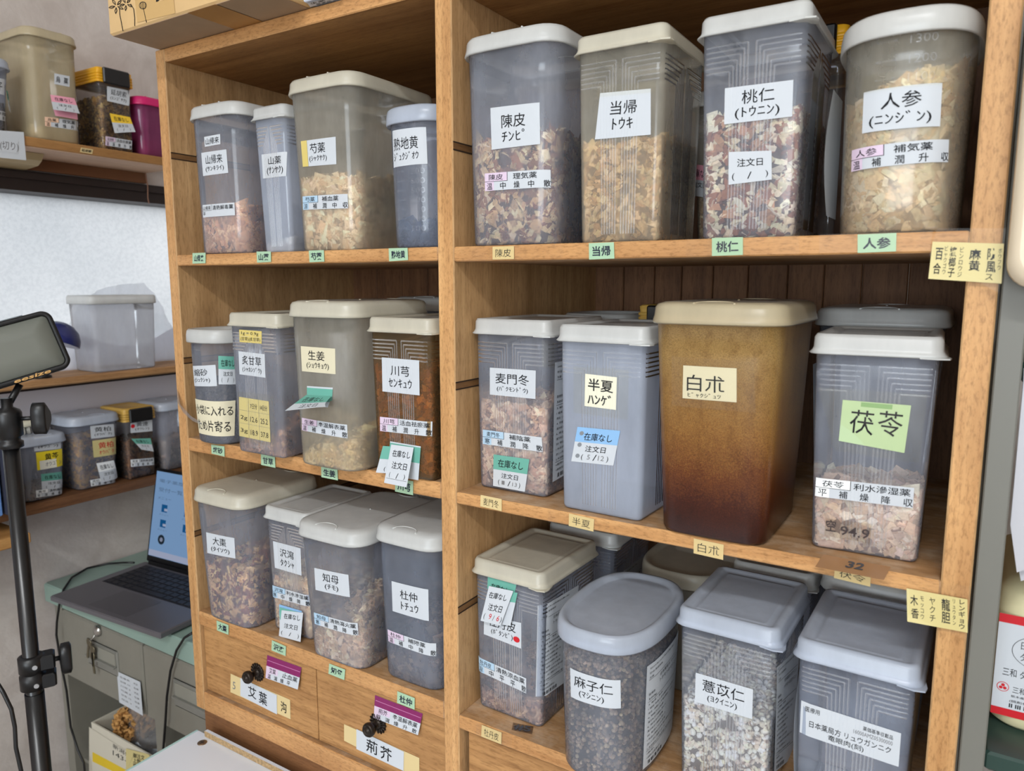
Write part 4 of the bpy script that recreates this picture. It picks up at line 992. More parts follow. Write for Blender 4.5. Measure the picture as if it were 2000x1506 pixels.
lab('byaku', [(1334.5, 713.7), (1438.7, 719.5), (1438.7, 786), (1333, 777.6)], '白朮', 'ﾋﾞｬｸｼﾞｭﾂ', False, paper=CREAM, k=(.08, .26, .78, .76), r=(.10, .80, .72, .94))
c = CONT['bukuryo']
stick('name_note', c['t'], c['front'], [(1646, 781), (1779.6, 792), (1766.4, 885), (1638, 861)], [('t', '茯', .14, .2, .50, .75, None, .0), ('t', '苓', .56, .16, .92, .70, None, .0), ('r', plain('green_tape', (132, 168, 110), .4), .28, .02, .74, .12)], LIME, off=0.0008, lift=(0, 0, 0, .001))
strip('bukuryo', [(1594, 932.4), (1785.7, 953), (1782.9, 992.9), (1591.8, 968.2)], '茯苓', '利水滲湿薬', '平補燥降収', PALE)
stick('marker_text', c['t'], c['front'], [(1612, 1012), (1704, 1024), (1700, 1062), (1610, 1046)], [('t', '空', .02, .05, .24, .7, plain('faded_marker', (60, 50, 50), .6), .01), ('t', '94.9', .34, .3, .96, .8, plain('faded_marker', (60, 50, 50), .6), .01)], frost('clear_varnish', (200, 170, 130), 0.05), off=0.0004)
stick('clear_tape', c['t'], c['front'], [(1597, 756), (1812, 770), (1796, 905), (1630, 880)], [], SHINE, off=0.0014)
slip('botan', [(953, 1124), (1008.7, 1141), (1004, 1166), (952, 1150)], TEAL, items=[('r', TEAL, 0, .06, 1, 1), ('t', '在庫なし', .14, .46, .8, .98, None, .008)], off=.0006)
lab('botan', [(945.5, 1201.6), (1017.8, 1216.7), (1017.8, 1267), (944.8, 1238.6)], '牡丹皮', 'ﾎﾞﾀﾝﾋﾟ', k=(.12, .06, .86, .46), r=(.2, .54, .78, .84), extra=[('o', RED, .88, .70, .085, 1.35)])
slip('botan', [(966, 1150), (1011, 1158), (997, 1222), (972, 1220)], TEAL, items=[('r', TEAL, 0, 0, 1, .3)], lift=(.001, .001, .004, .004), off=.0012)
slip('botan', [(955, 1144.5), (1002.6, 1154.6), (977.4, 1222.4), (938.5, 1212.4)], TEAL, items=[('t', '在庫なし', .1, .14, .86, .32, None, .008), ('t', '注文日', .2, .46, .82, .66, None, .006), ('t', '(', .1, .76, .16, .94), ('t', '9', .34, .74, .46, .9, RED), ('t', '/', .54, .76, .6, .92), ('t', '6', .72, .74, .84, .9, RED), ('t', ')', .9, .76, .96, .94)], lift=(.002, .002, .008, .008), off=.0016)
strip('botan', [(934.4, 1280), (1027.8, 1325.2), (1027.8, 1354.5), (933.8, 1307.4)], '牡丹皮', '清熱涼血薬', '涼中平平散', SKYC)
lab('mashi', [(1113.5, 1304), (1212, 1328.6), (1212.6, 1383.7), (1115, 1360.5)], '麻子仁', 'ﾏｼﾆﾝ', k=(.10, .16, .86, .54), r=(.20, .62, .70, .88))
lab('yoku', [(1358.8, 1313.8), (1470.8, 1346.7), (1469, 1404.8), (1357, 1370.5)], '薏苡仁', 'ﾖｸｲﾆﾝ', k=(.13, .14, .86, .54), r=(.22, .62, .74, .88))
c = CONT['ryugan']
stick('name_label', c['t'], c['front'], [(1565, 1368), (1760, 1432.5), (1755, 1498), (1561.8, 1430)], [('t', '医療用', .05, .10, .20, .26), ('t', '薬価基準収載品', .64, .14, .93, .27), ('t', '16000AMZ05300000', .55, .32, .93, .44, GREYPRINT), ('t', '日本薬局方 リュウガンニク', .10, .50, .92, .70, None, .002), ('t', '竜眼肉(刻)', .30, .74, .66, .94, None, .002)], PAPER, off=.0006, n=10)
# left bay
stick('name_label', CONT['sankirai']['t'], CONT['sankirai']['front'], [(398.7, 267.5), (430, 261.7), (430.5, 281.5), (400, 287)], [('t', '山帰来', .08, .2, .92, .84, None, .004)], PAPER, off=.0006)
lab('sankirai', [(393, 298.7), (442, 291.7), (445.8, 337.6), (396.7, 344)], '山帰来', 'ｻﾝｷﾗｲ')
stick('property_label', CONT['sankirai']['t'], CONT['sankirai']['front'], [(395.5, 400.7), (458, 395.6), (459, 420.5), (396.7, 425)], [('t', '山帰来', .02, .12, .28, .44), ('r', INK, .0, .48, .3, .5, .0002), ('r', INK, .3, .0, .306, .5, .0002), ('t', '清熱解毒薬', .34, .12, .97, .48, None, .004), ('t', '平', .02, .58, .1, .9)], PAPER, off=.0006, n=8)
lab('sanyaku', [(510.6, 302), (561, 296.5), (559, 344), (513.7, 349)], '山薬', 'ｻﾝﾔｸ', k=(.28, .14, .82, .46), r=(.2, .54, .9, .9))
lab('shakuyaku', [(588, 276), (655.6, 267), (657, 320.7), (592, 326)], '芍薬', 'ｼｬｸﾔｸ', k=(.26, .14, .70, .52), r=(.22, .60, .74, .86), extra=[('r', YELLOW, 0, 0, .18, 1, .0004)])
strip('shakuyaku', [(591, 383.8), (679, 378.7), (680, 407), (592, 410)], '芍薬', '補血薬', '涼補潤中収', SKYC)
lab('jiou', [(766.5, 256), (832, 248), (835, 320), (769, 328)], '熟地黄', 'ｼﾞｭｸｼﾞｵｳ', False, k=(.06, .22, .80, .56), r=(.06, .62, .80, .84), thin=0.0)
lab('shuku', [(376.6, 714.7), (421, 712.5), (424, 754), (379.7, 753.8)], '縮砂', 'ｼｭｸｼｬ', k=(.1, .16, .72, .5), r=(.1, .58, .8, .84))
slip('shuku', [(426.4, 695), (462, 696.4), (462, 750.7), (427, 750.7)], TEAL)
stick('name_label', CONT['shuku']['t'], CONT['shuku']['front'], [(381, 778), (460, 782), (458, 851), (389, 845.4)], [('t', '小袋に入れる', .05, .14, .96, .42, None, .006), ('t', 'ため片寄る', .05, .56, .92, .88, None, .006)], CREAM, off=.0008, n=10)
stick('name_label', CONT['shakanzo']['t'], CONT['shakanzo']['front'], [(467, 643.8), (511, 647), (511, 671.3), (468, 668)], [('t', '1g = 0.9g', .1, .12, .86, .44), ('t', '(甘草)(炙甘草)', .06, .56, .94, .9)], YELLOW, off=.0006)
lab('shakanzo', [(465.8, 686), (517, 691.8), (518.4, 738), (467.7, 731)], '炙甘草', 'ｼｬｶﾝｿﾞｳ', k=(.13, .16, .86, .54), r=(.13, .62, .86, .88))
tb_it = [('r', GREYPRINT, 0, .32, 1, .325, .0002), ('r', GREYPRINT, 0, .65, 1, .655, .0002), ('r', GREYPRINT, .32, 0, .326, 1, .0002), ('r', GREYPRINT, .66, 0, .666, 1, .0002)]
for i, row in enumerate((('', '7日分', '14日分'), ('2g', '12.6', '25.2'), ('3g', '18.9', '37.8'))):
    for j, s in enumerate(row):
        if s: tb_it.append(('t', s, .05 + .33 * j, .12 + .33 * i, .28 + .33 * j, .25 + .33 * i))
stick('dosage_table', CONT['shakanzo']['t'], CONT['shakanzo']['front'], [(466.7, 775), (524.8, 784), (528.4, 864), (467.7, 851.5)], tb_it, CARDYEL, off=.0006)
lab('shokyo', [(587.4, 676), (654.6, 681), (655.5, 731), (589.8, 725)], '生姜', 'ｼｮｳｷｮｳ', paper=CREAM, k=(.22, .14, .70, .52), r=(.16, .60, .82, .88))
slip('shokyo', [(599.6, 753.8), (650, 757), (648.5, 783), (599.6, 776)], TEAL, items=[('r', TEAL, 0, .14, 1, 1)], off=.0006)
slip('shokyo', [(599, 771), (648, 775), (640, 796), (598, 790)], TEAL, items=[('r', TEAL, 0, 0, 1, .5)], off=.001, lift=(0.0, .0, .012, .01))
slip('shokyo', [(598, 771.5), (647, 774), (636, 795), (556, 802.6)], TEAL, items=[('r', TEAL, 0, 0, 1, .56), ('t', '在庫なし', .14, .12, .86, .46, None, .008), ('t', '注文日', .3, .62, .8, .9)], off=.0016, lift=(.001, .001, .03, .04))
strip('shokyo', [(589.8, 815.8), (678, 829.5), (679, 856), (589.8, 840)], '生姜', '辛温解表薬', '温補燥升散', LILAC)
lab('senkyu', [(745.6, 698), (818.6, 704), (819.5, 772.4), (747, 764.5)], '川芎', 'ｾﾝｷｭｳ', False, k=(.24, .20, .74, .50), r=(.18, .58, .80, .84))
strip('senkyu', [(742.2, 814), (844.5, 823.4), (843.9, 852), (742.5, 841.7)], '川芎', '活血祛瘀薬', '温補潤升散', LILAC)
slip('senkyu', [(762, 862), (822, 872), (817, 938), (756, 928)], TEAL, items=[('r', TEAL, 0, .04, 1, .5)], off=.001)
slip('senkyu', [(748, 871), (790, 874), (780, 926), (734, 923)], TEAL, items=[('r', TEAL, 0, 0, 1, .48), ('t', '(', .3, .76, .36, .94)], off=.002, lift=(0, 0, .006, .006))
slip('senkyu', [(764, 868), (808, 874), (794, 952), (750, 943)], TEAL, items=[('t', '在庫なし', .14, .12, .92, .30, None, .008), ('t', '注文日', .2, .42, .86, .60, None, .006), ('t', '(', .16, .7, .2, .84), ('t', '/', .46, .7, .56, .84), ('t', ')', .8, .7, .86, .84), ('r', GREYPRINT, .06, .86, .96, .87, .0002)], off=.003, lift=(0, 0, .014, .014))
lab('taiso', [(402.5, 1039.5), (457.7, 1051), (460, 1091), (405, 1080)], '大棗', 'ﾀｲｿｳ', k=(.24, .14, .72, .52), r=(.16, .60, .82, .88))
lab('takusha', [(533, 1056.8), (587, 1071), (589, 1124.4), (536.8, 1109)], '沢瀉', 'ﾀｸｼｬ', False, k=(.24, .20, .74, .50), r=(.24, .58, .74, .84))
strip('takusha', [(532, 1142.7), (606, 1162.4), (607, 1184), (532.7, 1165)], '沢瀉', '利水滲湿薬', '寒中燥降散', SKYC)
slip('takusha', [(545.4, 1180.4), (589.6, 1193.5), (590, 1240), (546, 1226)], BLUEB, items=[('r', BLUEB, 0, 0, 1, .5)], off=.001)
slip('takusha', [(546, 1186), (584, 1196), (582, 1244), (547, 1234)], TEAL, items=[('r', TEAL, 0, 0, 1, .5)], off=.0016, lift=(0, 0, .004, .004))
slip('takusha', [(550, 1191.8), (592, 1197), (586.9, 1254), (544.4, 1242.5)], BLUEB, items=[('t', '在庫なし', .14, .1, .9, .3, None, .008), ('t', '注文日', .2, .46, .82, .64, None, .006), ('t', '(', .1, .76, .16, .92), ('t', '/', .46, .76, .56, .9), ('t', ')', .86, .76, .92, .92)], off=.0024, lift=(0, 0, .01, .01))
lab('chimo', [(613.8, 1109), (680.4, 1122.7), (683.5, 1166.6), (616.2, 1152)], '知母', 'ﾁﾓ', k=(.25, .14, .72, .52), r=(.30, .60, .70, .88))
strip('chimo', [(613, 1196), (698.4, 1217), (700, 1241), (614.8, 1218.4)], '知母', '清熱瀉火薬', '寒補潤降散', SKYC)
lab('tochu', [(764.7, 1134.8), (836.5, 1151.4), (837.6, 1213.2), (766.8, 1193.5)], '杜仲', 'ﾄﾁｭｳ', False, k=(.24, .20, .72, .50), r=(.26, .58, .74, .84))
strip('tochu', [(757, 1229), (852, 1256.7), (852, 1281.6), (758.8, 1252.2)], '杜仲', '補陽薬', '温補中降散', LILAC)
# printed package sheets on the flanks
def sheet(key, quad=None, uv=None, title=None, lift=(0, 0, 0, 0), lab_=None):
    c = CONT[key]; return stick('package_sheet', c['t'], c['side'], quad, insert_items(title), PAPER, lift, off=.0008, uvquad=uv)
sheet('botan', [(1050, 1183), (1130, 1143), (1118, 1322), (1046, 1361)], title=['日本薬局方 ボタンピ', 'トチモトのボタンピ'])
sheet('mashi', uv=[(-.045, .118), (.045, .118), (.045, .008), (-.045, .008)], title=['日本薬局方 マシニン', 'トチモトのマシニン'])
sheet('yoku', [(1517, 1304), (1562, 1262), (1550, 1480), (1511.8, 1510)], title=['日本薬局方 ヨクイニン', 'トチモトのヨクイニン'])
sheet('bakumon', uv=[(-.05, .142), (.045, .142), (.045, .022), (-.054, .016)], title=['日本薬局方 バクモンドウ', 'トチモトのバクモンドウ'], lift=(.001, 0, 0, .002))
sheet('rear_f', uv=[(-.05, .12), (.04, .12), (.04, .01), (-.05, .01)], title=['日本薬局方 生薬', 'トチモトの生薬'])
slip('rear_a', None, None) if False else None
c = CONT['rear_a']
stick('stock_slip', c['t'], c['front'], [(1338, 321), (1390, 327), (1388, 388), (1336, 383)], [('r', PINKB, 0, 0, 1, .48), ('t', '在庫なし', .0, .14, .8, .40, None, .008), ('t', '注文日', .1, .54, .7, .72, None, .006), ('t', ')', .66, .78, .72, .95)], PAPER, off=.003)
# bent blank sheet tucked against the flank of the oval container
c = CONT['ninjin']
m = MB(); N = 8; vs = []
for j in range(N + 1):
    zz = 0.018 + 0.1 * j / N; bow = 0.004 * math.sin(math.pi * j / N)
    for i in range(4): vs.append((-0.0525 - bow * (1 - i / 3) + 0.0018 * i * 0, -0.03 + 0.016 * i + 0.0 , zz))
fs = [(j * 4 + i, j * 4 + i + 1, (j + 1) * 4 + i + 1, (j + 1) * 4 + i) for j in range(N) for i in range(3)]
m.add(vs, fs, 0, True); m.build('package_sheet', PAPER, c['t'])
m = MB(); D_ = CONT['rear_d']
stick('package_sheet', D_['t'], Surf(D_['M'], lambda u, v, off: (-D_['bx'].a * D_['bx'].s(v) - 0.004 - off, u, v), 'x'), None, insert_items(), PAPER, uvquad=[(0.03, .14), (-0.066, .14), (-0.066, .03), (0.03, .03)], off=.0008)

# old clear tape left round some labels
for key, quad in (('hange', [(1120, 715), (1228, 722), (1226, 820), (1120, 806)]), ('byaku', [(1312, 696), (1472, 706), (1476, 806), (1312, 792)]), ('toki', [(1166, 168), (1280, 158), (1280, 180), (1166, 190)]), ('bakumon', [(1058, 664), (1086, 668), (1086, 720), (1058, 716)]), ('shakanzo', [(463, 764), (534, 772), (538, 872), (464, 862)]), ('ninjin', [(1684, 150), (1846, 132), (1842, 166), (1684, 184)])):
    c = CONT[key]; stick('clear_tape', c['t'], c['front'], quad, [], SHINE, off=0.0016, n=10)

c = CONT['ryugan']; bx = c['bx']
m = MB(); vs = []; N = 8
for j in range(N + 1):
    zz = 0.02 + 0.125 * j / N; bow = 0.0035 * math.sin(math.pi * j / N)
    for i in range(4): vs.append((-bx.a * bx.s(zz) - 0.0012 - bow * (1 - i / 3), -0.05 + 0.016 * i, zz))
m.add(vs, [(j * 4 + i, j * 4 + i + 1, (j + 1) * 4 + i + 1, (j + 1) * 4 + i) for j in range(N) for i in range(3)], 0, True); m.build('package_sheet', PAPER, c['t'])
# ------------------------------------------------------------------ on top of the herb cabinet
KRAFT = plain('kraft_board', (206, 172, 122), 0.8, noise=0.05, nscale=30)
KRAFTB = plain('kraft_board_underside', (158, 132, 104), 0.85, noise=0.06, nscale=30)
BTAPE = plain('parcel_tape', (160, 116, 64), 0.25)
zb = ZT + 0.0012
p0 = onZ(214, 70, zb); p1x = onZ(592, 4, zb).x
bx_ = thing('cardboard_box', 'brown cardboard carton with flower drawings, overhanging the shelf top', 'cardboard box', (p0.x + 0.18, p0.y + 0.14, zb))
y0 = p0.y
m = MB(); m.bbox((p0.x, y0, zb), (p1x - 0.004, y0 + 0.30, zb + 0.2), 0.002)
W(m, 'carton', KRAFT, bx_)
m = MB(); m.box((p0.x + .004, y0 + .002, zb - 0.0008), (p1x - .008, y0 + .298, zb + 0.0004)); W(m, 'carton_flap', KRAFTB, bx_)
MB_ = Matrix.Translation(bx_.location)
SFB = planeY(MB_, y0 - bx_.location.y); SZB = Surf(MB_, lambda u, v, off: (u, v, -0.0008 - off), 'z')
xa = onZ(372, 25, zb).x
stick('packing_tape', bx_, SZB, None, [], BTAPE, uvquad=[(xa - bx_.location.x, y0 - bx_.location.y), (xa + .05 - bx_.location.x, y0 - bx_.location.y), (xa + .05 - bx_.location.x, y0 + .29 - bx_.location.y), (xa - bx_.location.x, y0 + .29 - bx_.location.y)], off=.0006)
stick('packing_tape', bx_, SFB, [(262, -14), (336, -34), (342, 26), (268, 44)], [], plain('shiny_tape', (196, 160, 104), 0.15), off=.0005)
# printed flower sketch
def sketch(strokes, w, name, parent, surf, mat):
    m = MB()
    for st in strokes:
        pts = [Vector(surf.pt(*surf.hit(px, py), 0.0006)) for px, py in st]
        m.tube(pts, w, 4)
    return m.build(name, mat, parent)
fl = [[(241, 61), (238, 45), (235, 30), (234, 15)]]
for cx, cy, R_ in ((228, 12, 15), (247, 8, 13)):
    for k in range(5):
        a = 2 * math.pi * k / 5 + .4
        fl.append([(cx + 3 * math.cos(a), cy + 3 * math.sin(a))] + [(cx + R_ * rr * math.cos(a + da), cy + R_ * rr * math.sin(a + da)) for rr, da in ((.6, -.22), (.8, -.1), (1, 0), (.8, .12), (.6, .22))] + [(cx + 3 * math.cos(a), cy + 3 * math.sin(a))])
fl += [[(264, 51), (264, 35), (262, 18), (256, 8)], [(287, 44), (284, 30), (281, 16)]]
fl.append([(280 + 7 * math.cos(k), 11 + 7 * math.sin(k)) for k in [math.pi * i / 6 for i in range(13)]])
fl += [[(276 + 3 * i, 5), (276 + 3 * i, 17)] for i in range(4)]
sketch(fl, 0.00042, 'printed_flower', bx_, SFB, INK)
stick('carton_print', bx_, SFB, [(305, -14), (324, -19), (324, -1), (305, 4)], [('t', 'DU', 0, 0, 1, 1, None, .02)], KRAFT, off=.0006)
p1 = onZ(592, 4, zb)
sb = thing('small_box', 'small pale blue printed box on the shelf top beside the carton', 'box', (p1.x + .045, -0.02, zb))
m = MB(); m.bbox((p1.x, p1.y, zb), (p1.x + 0.05, 0.09, zb + 0.05), 0.001); W(m, 'box_body', plain('pale_blue_card', (206, 214, 232), .5), sb)
m = MB(); m.bbox((p1.x + .053, p1.y + 0.004, zb), (p1.x + .10, 0.09, zb + 0.045), 0.001)
sb2 = thing('small_box', 'second small light blue box, nearer the central upright on the shelf top', 'box', (p1.x + .08, 0.03, zb)); W(m, 'box_body', plain('light_blue_card', (170, 196, 226), .5), sb2)
stick('box_print', sb, Surf(Matrix.Translation(sb.location), lambda u, v, off: (u, v, -off), 'z'), [(600, 6), (648, -6), (652, 2), (606, 14)], [('t', '生薬', .1, .1, .7, .5), ('t', '医薬品', .3, .6, .9, .95)], PAPER, off=.0006)

# ------------------------------------------------------------------ wall shelf over the window
XF = -0.52; s1z = 1.0602
ws = thing('wall_shelf', 'long wooden wall shelf above the frosted window', 'shelf', (XL, -0.3, s1z))
m = MB(); m.bbox((XL + .0005, -1.3, s1z), (XF, 0.388, s1z + 0.0165), 0.001)
W(m, 'shelf_board', W_PALE, ws)
m = MB(); m.box((XL + .004, -1.299, s1z - 0.0012), (XF - 0.002, 0.387, s1z)); W(m, 'shelf_underside', W_LIT, ws)
m = MB(); m.bbox((XL + .0005, -1.3, s1z - 0.024), (XL + 0.011, 0.388, s1z - 0.0012), 0.001); W(m, 'wall_rail', plain('brown_rail', (112, 72, 44), .6), ws)
MS = Matrix.Translation(ws.location)
stick('edge_tag', ws, planeX(MS, XF - ws.location.x), [(158, 288), (182, 292), (180, 301), (156, 297)], [('t', '延胡索', .1, .2, .9, .8, None, .02)], OLDTAPE, off=.0008)
card = thing('paper_sign', 'white paper card hanging on the wall shelf edge', 'sign', tuple(onX(25, 285, XF + .002)))
MP = Matrix.Translation(card.location)
m = MB(); q = [Vector(planeX(MP, 0).pt(*planeX(MP, 0).hit(*pp), 0)) for pp in ((-40, 252), (46, 258), (51, 313), (-40, 304))]
m.add([p + Vector((0.0004, 0, 0)) for p in q] + [p - Vector((0.0006, 0, 0)) for p in q], [(3, 2, 1, 0), (4, 5, 6, 7), (0, 1, 5, 4), (1, 2, 6, 5), (2, 3, 7, 6), (3, 0, 4, 7)]); m.build('card', PAPER, card)
stick('sign_text', card, planeX(MP, 0.0005), [(-30, 268), (36, 276), (36, 300), (-30, 292)], [('t', '厚朴(切り)', 0, .1, 1, .9, GREYPRINT)], PAPER, off=.0004)
bl = thing('blind_box', 'beige plastic bracket under the wall shelf at the window head', 'bracket', tuple(onX(40, 350, -0.63)))
m = MB(); a = onX(4, 334, -0.60); b = onX(78, 366, -0.60)
Lz = bl.location
prof = [(-.655, 0), (-.575, 0), (-.585, -.012), (-.60, -.02), (-.655, -.024)]
y_a, y_b = a.y - 0.3, onX(76, 340, -.6).y
m.loft([[(x - Lz.x, yy - Lz.y, s1z - .0018 + z - Lz.z) for x, z in prof] for yy in (y_a, y_b)], 0, False, True, True); m.build('bracket_body', plain('beige_bracket', (176, 156, 118), .5), bl)
cord = MB(); pc = onX(284, 340, -.645)
cord.tube([(pc.x, pc.y, s1z - .001), (pc.x + .001, pc.y + .003, s1z - .03), (pc.x, pc.y + .002, s1z - .055), (pc.x, pc.y + .004, s1z - .068)], 0.0013, 6)
tag(cord.build('pull_cord', plain('pull_cord', (150, 112, 92), .8)), 'thin brown pull cord hanging below the wall shelf end', 'cord')

RZ = math.pi / 2      # fronts face the room
def wcont(key, kind, y0, y1, z, label, plastic, lidm=LID_W, H=None, d=None, xf=None, bs=None, group='containers on the wall shelves', **kw):
    D = DIMS[kind]; w = y1 - y0; d_ = d or 0.128
    bx = Box(kind, w, d_, H or D[2], bs or D[3])
    loc = Vector(((XF if xf is None else xf) - d_ / 2, (y0 + y1) / 2, z + .0003))
    t = thing('storage_container', label, 'storage container', loc, RZ, group)
    body_mesh(bx, False).build('container_body', [plastic, P_RIB], t); lid_mesh(bx, kind).build('lid', lidm, t)
    M = Matrix.Translation(loc) @ Matrix.Rotation(RZ, 4, 'Z')
    CONT[key] = dict(t=t, bx=bx, M=M, front=Surf(M, bx.front, 'wrap', bx), side=Surf(M, bx.side, 'flank', bx), loc=loc, rz=RZ)
zt1 = s1z + 0.0165
wcont('wa', 'B', -0.035, 0.072, zt1, 'grey container at the edge of the picture on the wall shelf', P_DARK, LID_T, H=0.128)
wcont('uyaku', 'B', 0.092, 0.192, zt1, 'tall beige container labelled 烏薬 on the wall shelf', P_BEIGE, LID_Y, H=0.197, bs=.93)
clip_box('enko', (XF - .052, 0.256, zt1 + .0003), RZ, 0.074, 0.10, 0.152, YEL_LID, 'clear container with orange-yellow clip lid and black clasp on the wall shelf', 'containers on the wall shelves')
wcont('pink', 'B', 0.296, 0.375, zt1, 'magenta tinted container on the wall shelf beside the shelf unit', P_PINK, plain('magenta_lid', (196, 30, 100), .4), H=0.118, d=.1)
herb('enko', 0.095, 'golden brown granules in the clear wall shelf container', [(176, 136, 70, 3), (140, 102, 52, 3), (108, 80, 48, 2), (200, 164, 96, 1)], 0.0032, 0.6, 2200, .4, core=(90, 62, 32))
herb('pink', 0.028, 'pinkish crumbs at the bottom of the magenta container', [(220, 180, 170, 3), (200, 150, 140, 2)], 0.003, 0.6, 700, .4)
herb('uyaku', 0.016, 'pale chips at the bottom of the beige container', [(226, 206, 170, 3), (206, 180, 138, 2)], 0.0045, 0.35, 600, .4)
herb('wa', 0.05, 'greyish crumbs in the grey wall shelf container', [(130, 118, 100, 3), (106, 96, 84, 2)], 0.0028, 0.6, 900, .4)
def wl(key, quad, items, paper=None, name='name_label', lift=(0, 0, 0, 0), off=.0007):
    c = CONT[key]; stick(name, c['t'], c['front'], quad, items, paper, lift, off)
wl('wa', [(-20, 150), (9, 155), (8, 186), (-20, 180)], [('t', '附子', .1, .2, .8, .8)])
wl('wa', [(12, 176), (48, 184), (52, 224), (18, 216)], stock_items(TEAL), name='stock_slip', lift=(.002, .002, .008, .006))
wl('wa', [(-30, 212), (32, 222), (31, 240), (-30, 230)], strip_items('附子', '利水滲湿薬', '温補燥降散', PALE), name='property_label')
wl('uyaku', [(106, 143), (136, 149), (136, 170), (106, 164)], [('t', '烏', .1, .22, .38, .8, None, .01), ('t', '薬', .6, .22, .9, .8, None, .01)])
wl('uyaku', [(100, 198), (148, 205), (152, 234), (108, 226)], [('r', PINKB, 0, 0, 1, 1)], name='stock_slip', lift=(.001, .001, .006, .006), off=.001)
wl('uyaku', [(98, 185), (145, 192), (156, 222), (104, 214)], stock_items(PINKB), name='stock_slip', lift=(.001, .001, .016, .016), off=.0016)
wl('uyaku', [(87, 228), (161, 238), (158, 257), (88, 246)], strip_items('烏薬', '理気薬', '温補燥升散', PEACH), name='property_label')
wl('enko', [(209, 168), (256, 178), (252, 207), (209, 197)], name_items('延胡索', 'ｴﾝｺﾞｻｸ'))
wl('enko', [(214, 221), (254, 229), (265, 258), (224, 260)], stock_items(plain('amber_band', (236, 196, 50), .5)), name='stock_slip', lift=(.001, .001, .012, .012))
wl('enko', [(206, 266), (258, 275), (257, 292), (206, 284)], strip_items('延胡索', '活血化瘀薬', '温瀉燥升散', LILAC), name='property_label')

# ------------------------------------------------------------------ window sill shelf with tub, drape, lamp
SX = -0.56; sz = 0.632
sl = thing('window_shelf', 'thin wooden shelf crossing the lower part of the frosted window', 'shelf', (XL, -0.2, sz - .015))
m = MB(); m.bbox((XL - .055, WY0 + .01, sz - .015), (SX, WY1 - .01, sz), 0.003); W(m, 'shelf_board', wood('sill_wood', (150, 110, 72), (196, 156, 112), 'Y', .3), sl)
tubx = Box('A', 0.152, 0.10, 0.158, 0.93); tubx.r = 0.012
loc = Vector((SX - .06, 0.272, sz + .0003))
tb_ = thing('storage_tub', 'large empty translucent tub with white lid on the window shelf', 'storage tub', loc, RZ)
body_mesh(tubx, False).build('tub_body', [P_TUB, P_RIB], tb_); lid_mesh(tubx, 'C').build('lid', LID_W, tb_)
# translucent sheet bunched behind the tub
m = MB(); NY, NZ = 26, 14; DX = XL - 0.030
top = [(135, 640), (158, 588), (205, 562), (240, 556), (285, 553), (310, 590), (350, 660)]
tw = [onX(px, py, DX) for px, py in top]
def topz_(y):
    for a, b in zip(tw[:-1], tw[1:]):
        if a.y <= y <= b.y: return a.z + (b.z - a.z) * (y - a.y) / (b.y - a.y)
    return sz + .02
ya, yb_ = tw[0].y + .001, tw[-1].y - .001
vs = []
for j in range(NZ + 1):
    for i in range(NY + 1):
        y = ya + (yb_ - ya) * i / NY; zt_ = topz_(y); z = sz + .001 + (zt_ - sz) * j / NZ
        vs.append((DX + .010 * math.sin(i * 1.1 + j * .25) * (1 - .5 * j / NZ) + .004 * math.sin(i * 2.7 - j * .6), y, z))
m.add(vs, [(j * (NY + 1) + i, j * (NY + 1) + i + 1, (j + 1) * (NY + 1) + i + 1, (j + 1) * (NY + 1) + i) for j in range(NZ) for i in range(NY)], 0, True)
tag(m.build('plastic_sheet', frost('grey_sheet', (214, 216, 224), .5, trans=.6, cloud=.1)), 'grey translucent plastic sheet bunched behind the tub at the window', 'plastic sheet')
m = MB(); DX2 = XL - 0.012; vs = []
for j in range(9):
    for i in range(15):
        y = 0.05 + .46 * i / 14; z = sz + .001 + (.072 + .03 * math.sin(i * .5 + .4)) * j / 8
        vs.append((DX2 + .006 * math.sin(i * 1.7 + j * .5), y, z))
m.add(vs, [(j * 15 + i, j * 15 + i + 1, (j + 1) * 15 + i + 1, (j + 1) * 15 + i) for j in range(8) for i in range(14)], 0, True)
tag(m.build('white_cloth', frost('white_cloth', (226, 226, 236), .8, trans=.6)), 'crumpled white cloth lying along the window shelf behind the tub', 'cloth')
# navy lamp
pl = onX(120, 655, SX - .03)
lp = thing('desk_lamp', 'navy blue domed lamp peeking out behind the light panel', 'lamp', (pl.x, pl.y - .012, sz))
Rm = Matrix.Rotation(math.radians(-22), 4, 'X')
m = MB(); m.lathe([(0.042, 0.0), (0.043, 0.001), (0.041, 0.014), (0.034, 0.028), (0.022, 0.038), (0.010, 0.042), (0.0001, 0.043)], (0, 0, 0), 'Z', 28, 0, Matrix.Translation((0, 0, pl.z - sz - .014)) @ Rm)
m.build('lamp_shade', plain('navy_enamel', (34, 42, 98), .3, coat=.4), lp)
m = MB(); m.tube([(0, -.03, 0.004), (0, -.03, .05), (0, -.006, pl.z - sz + .02)], .004, 8); m.build('stem', BLACK, lp)
m = MB(); m.lathe([(0.016, 0), (0.016, .004), (0.01, .008), (0.0001, .009)], (0, -.03, 0.0002), 'Z', 24); m.build('base', BLACK, lp)

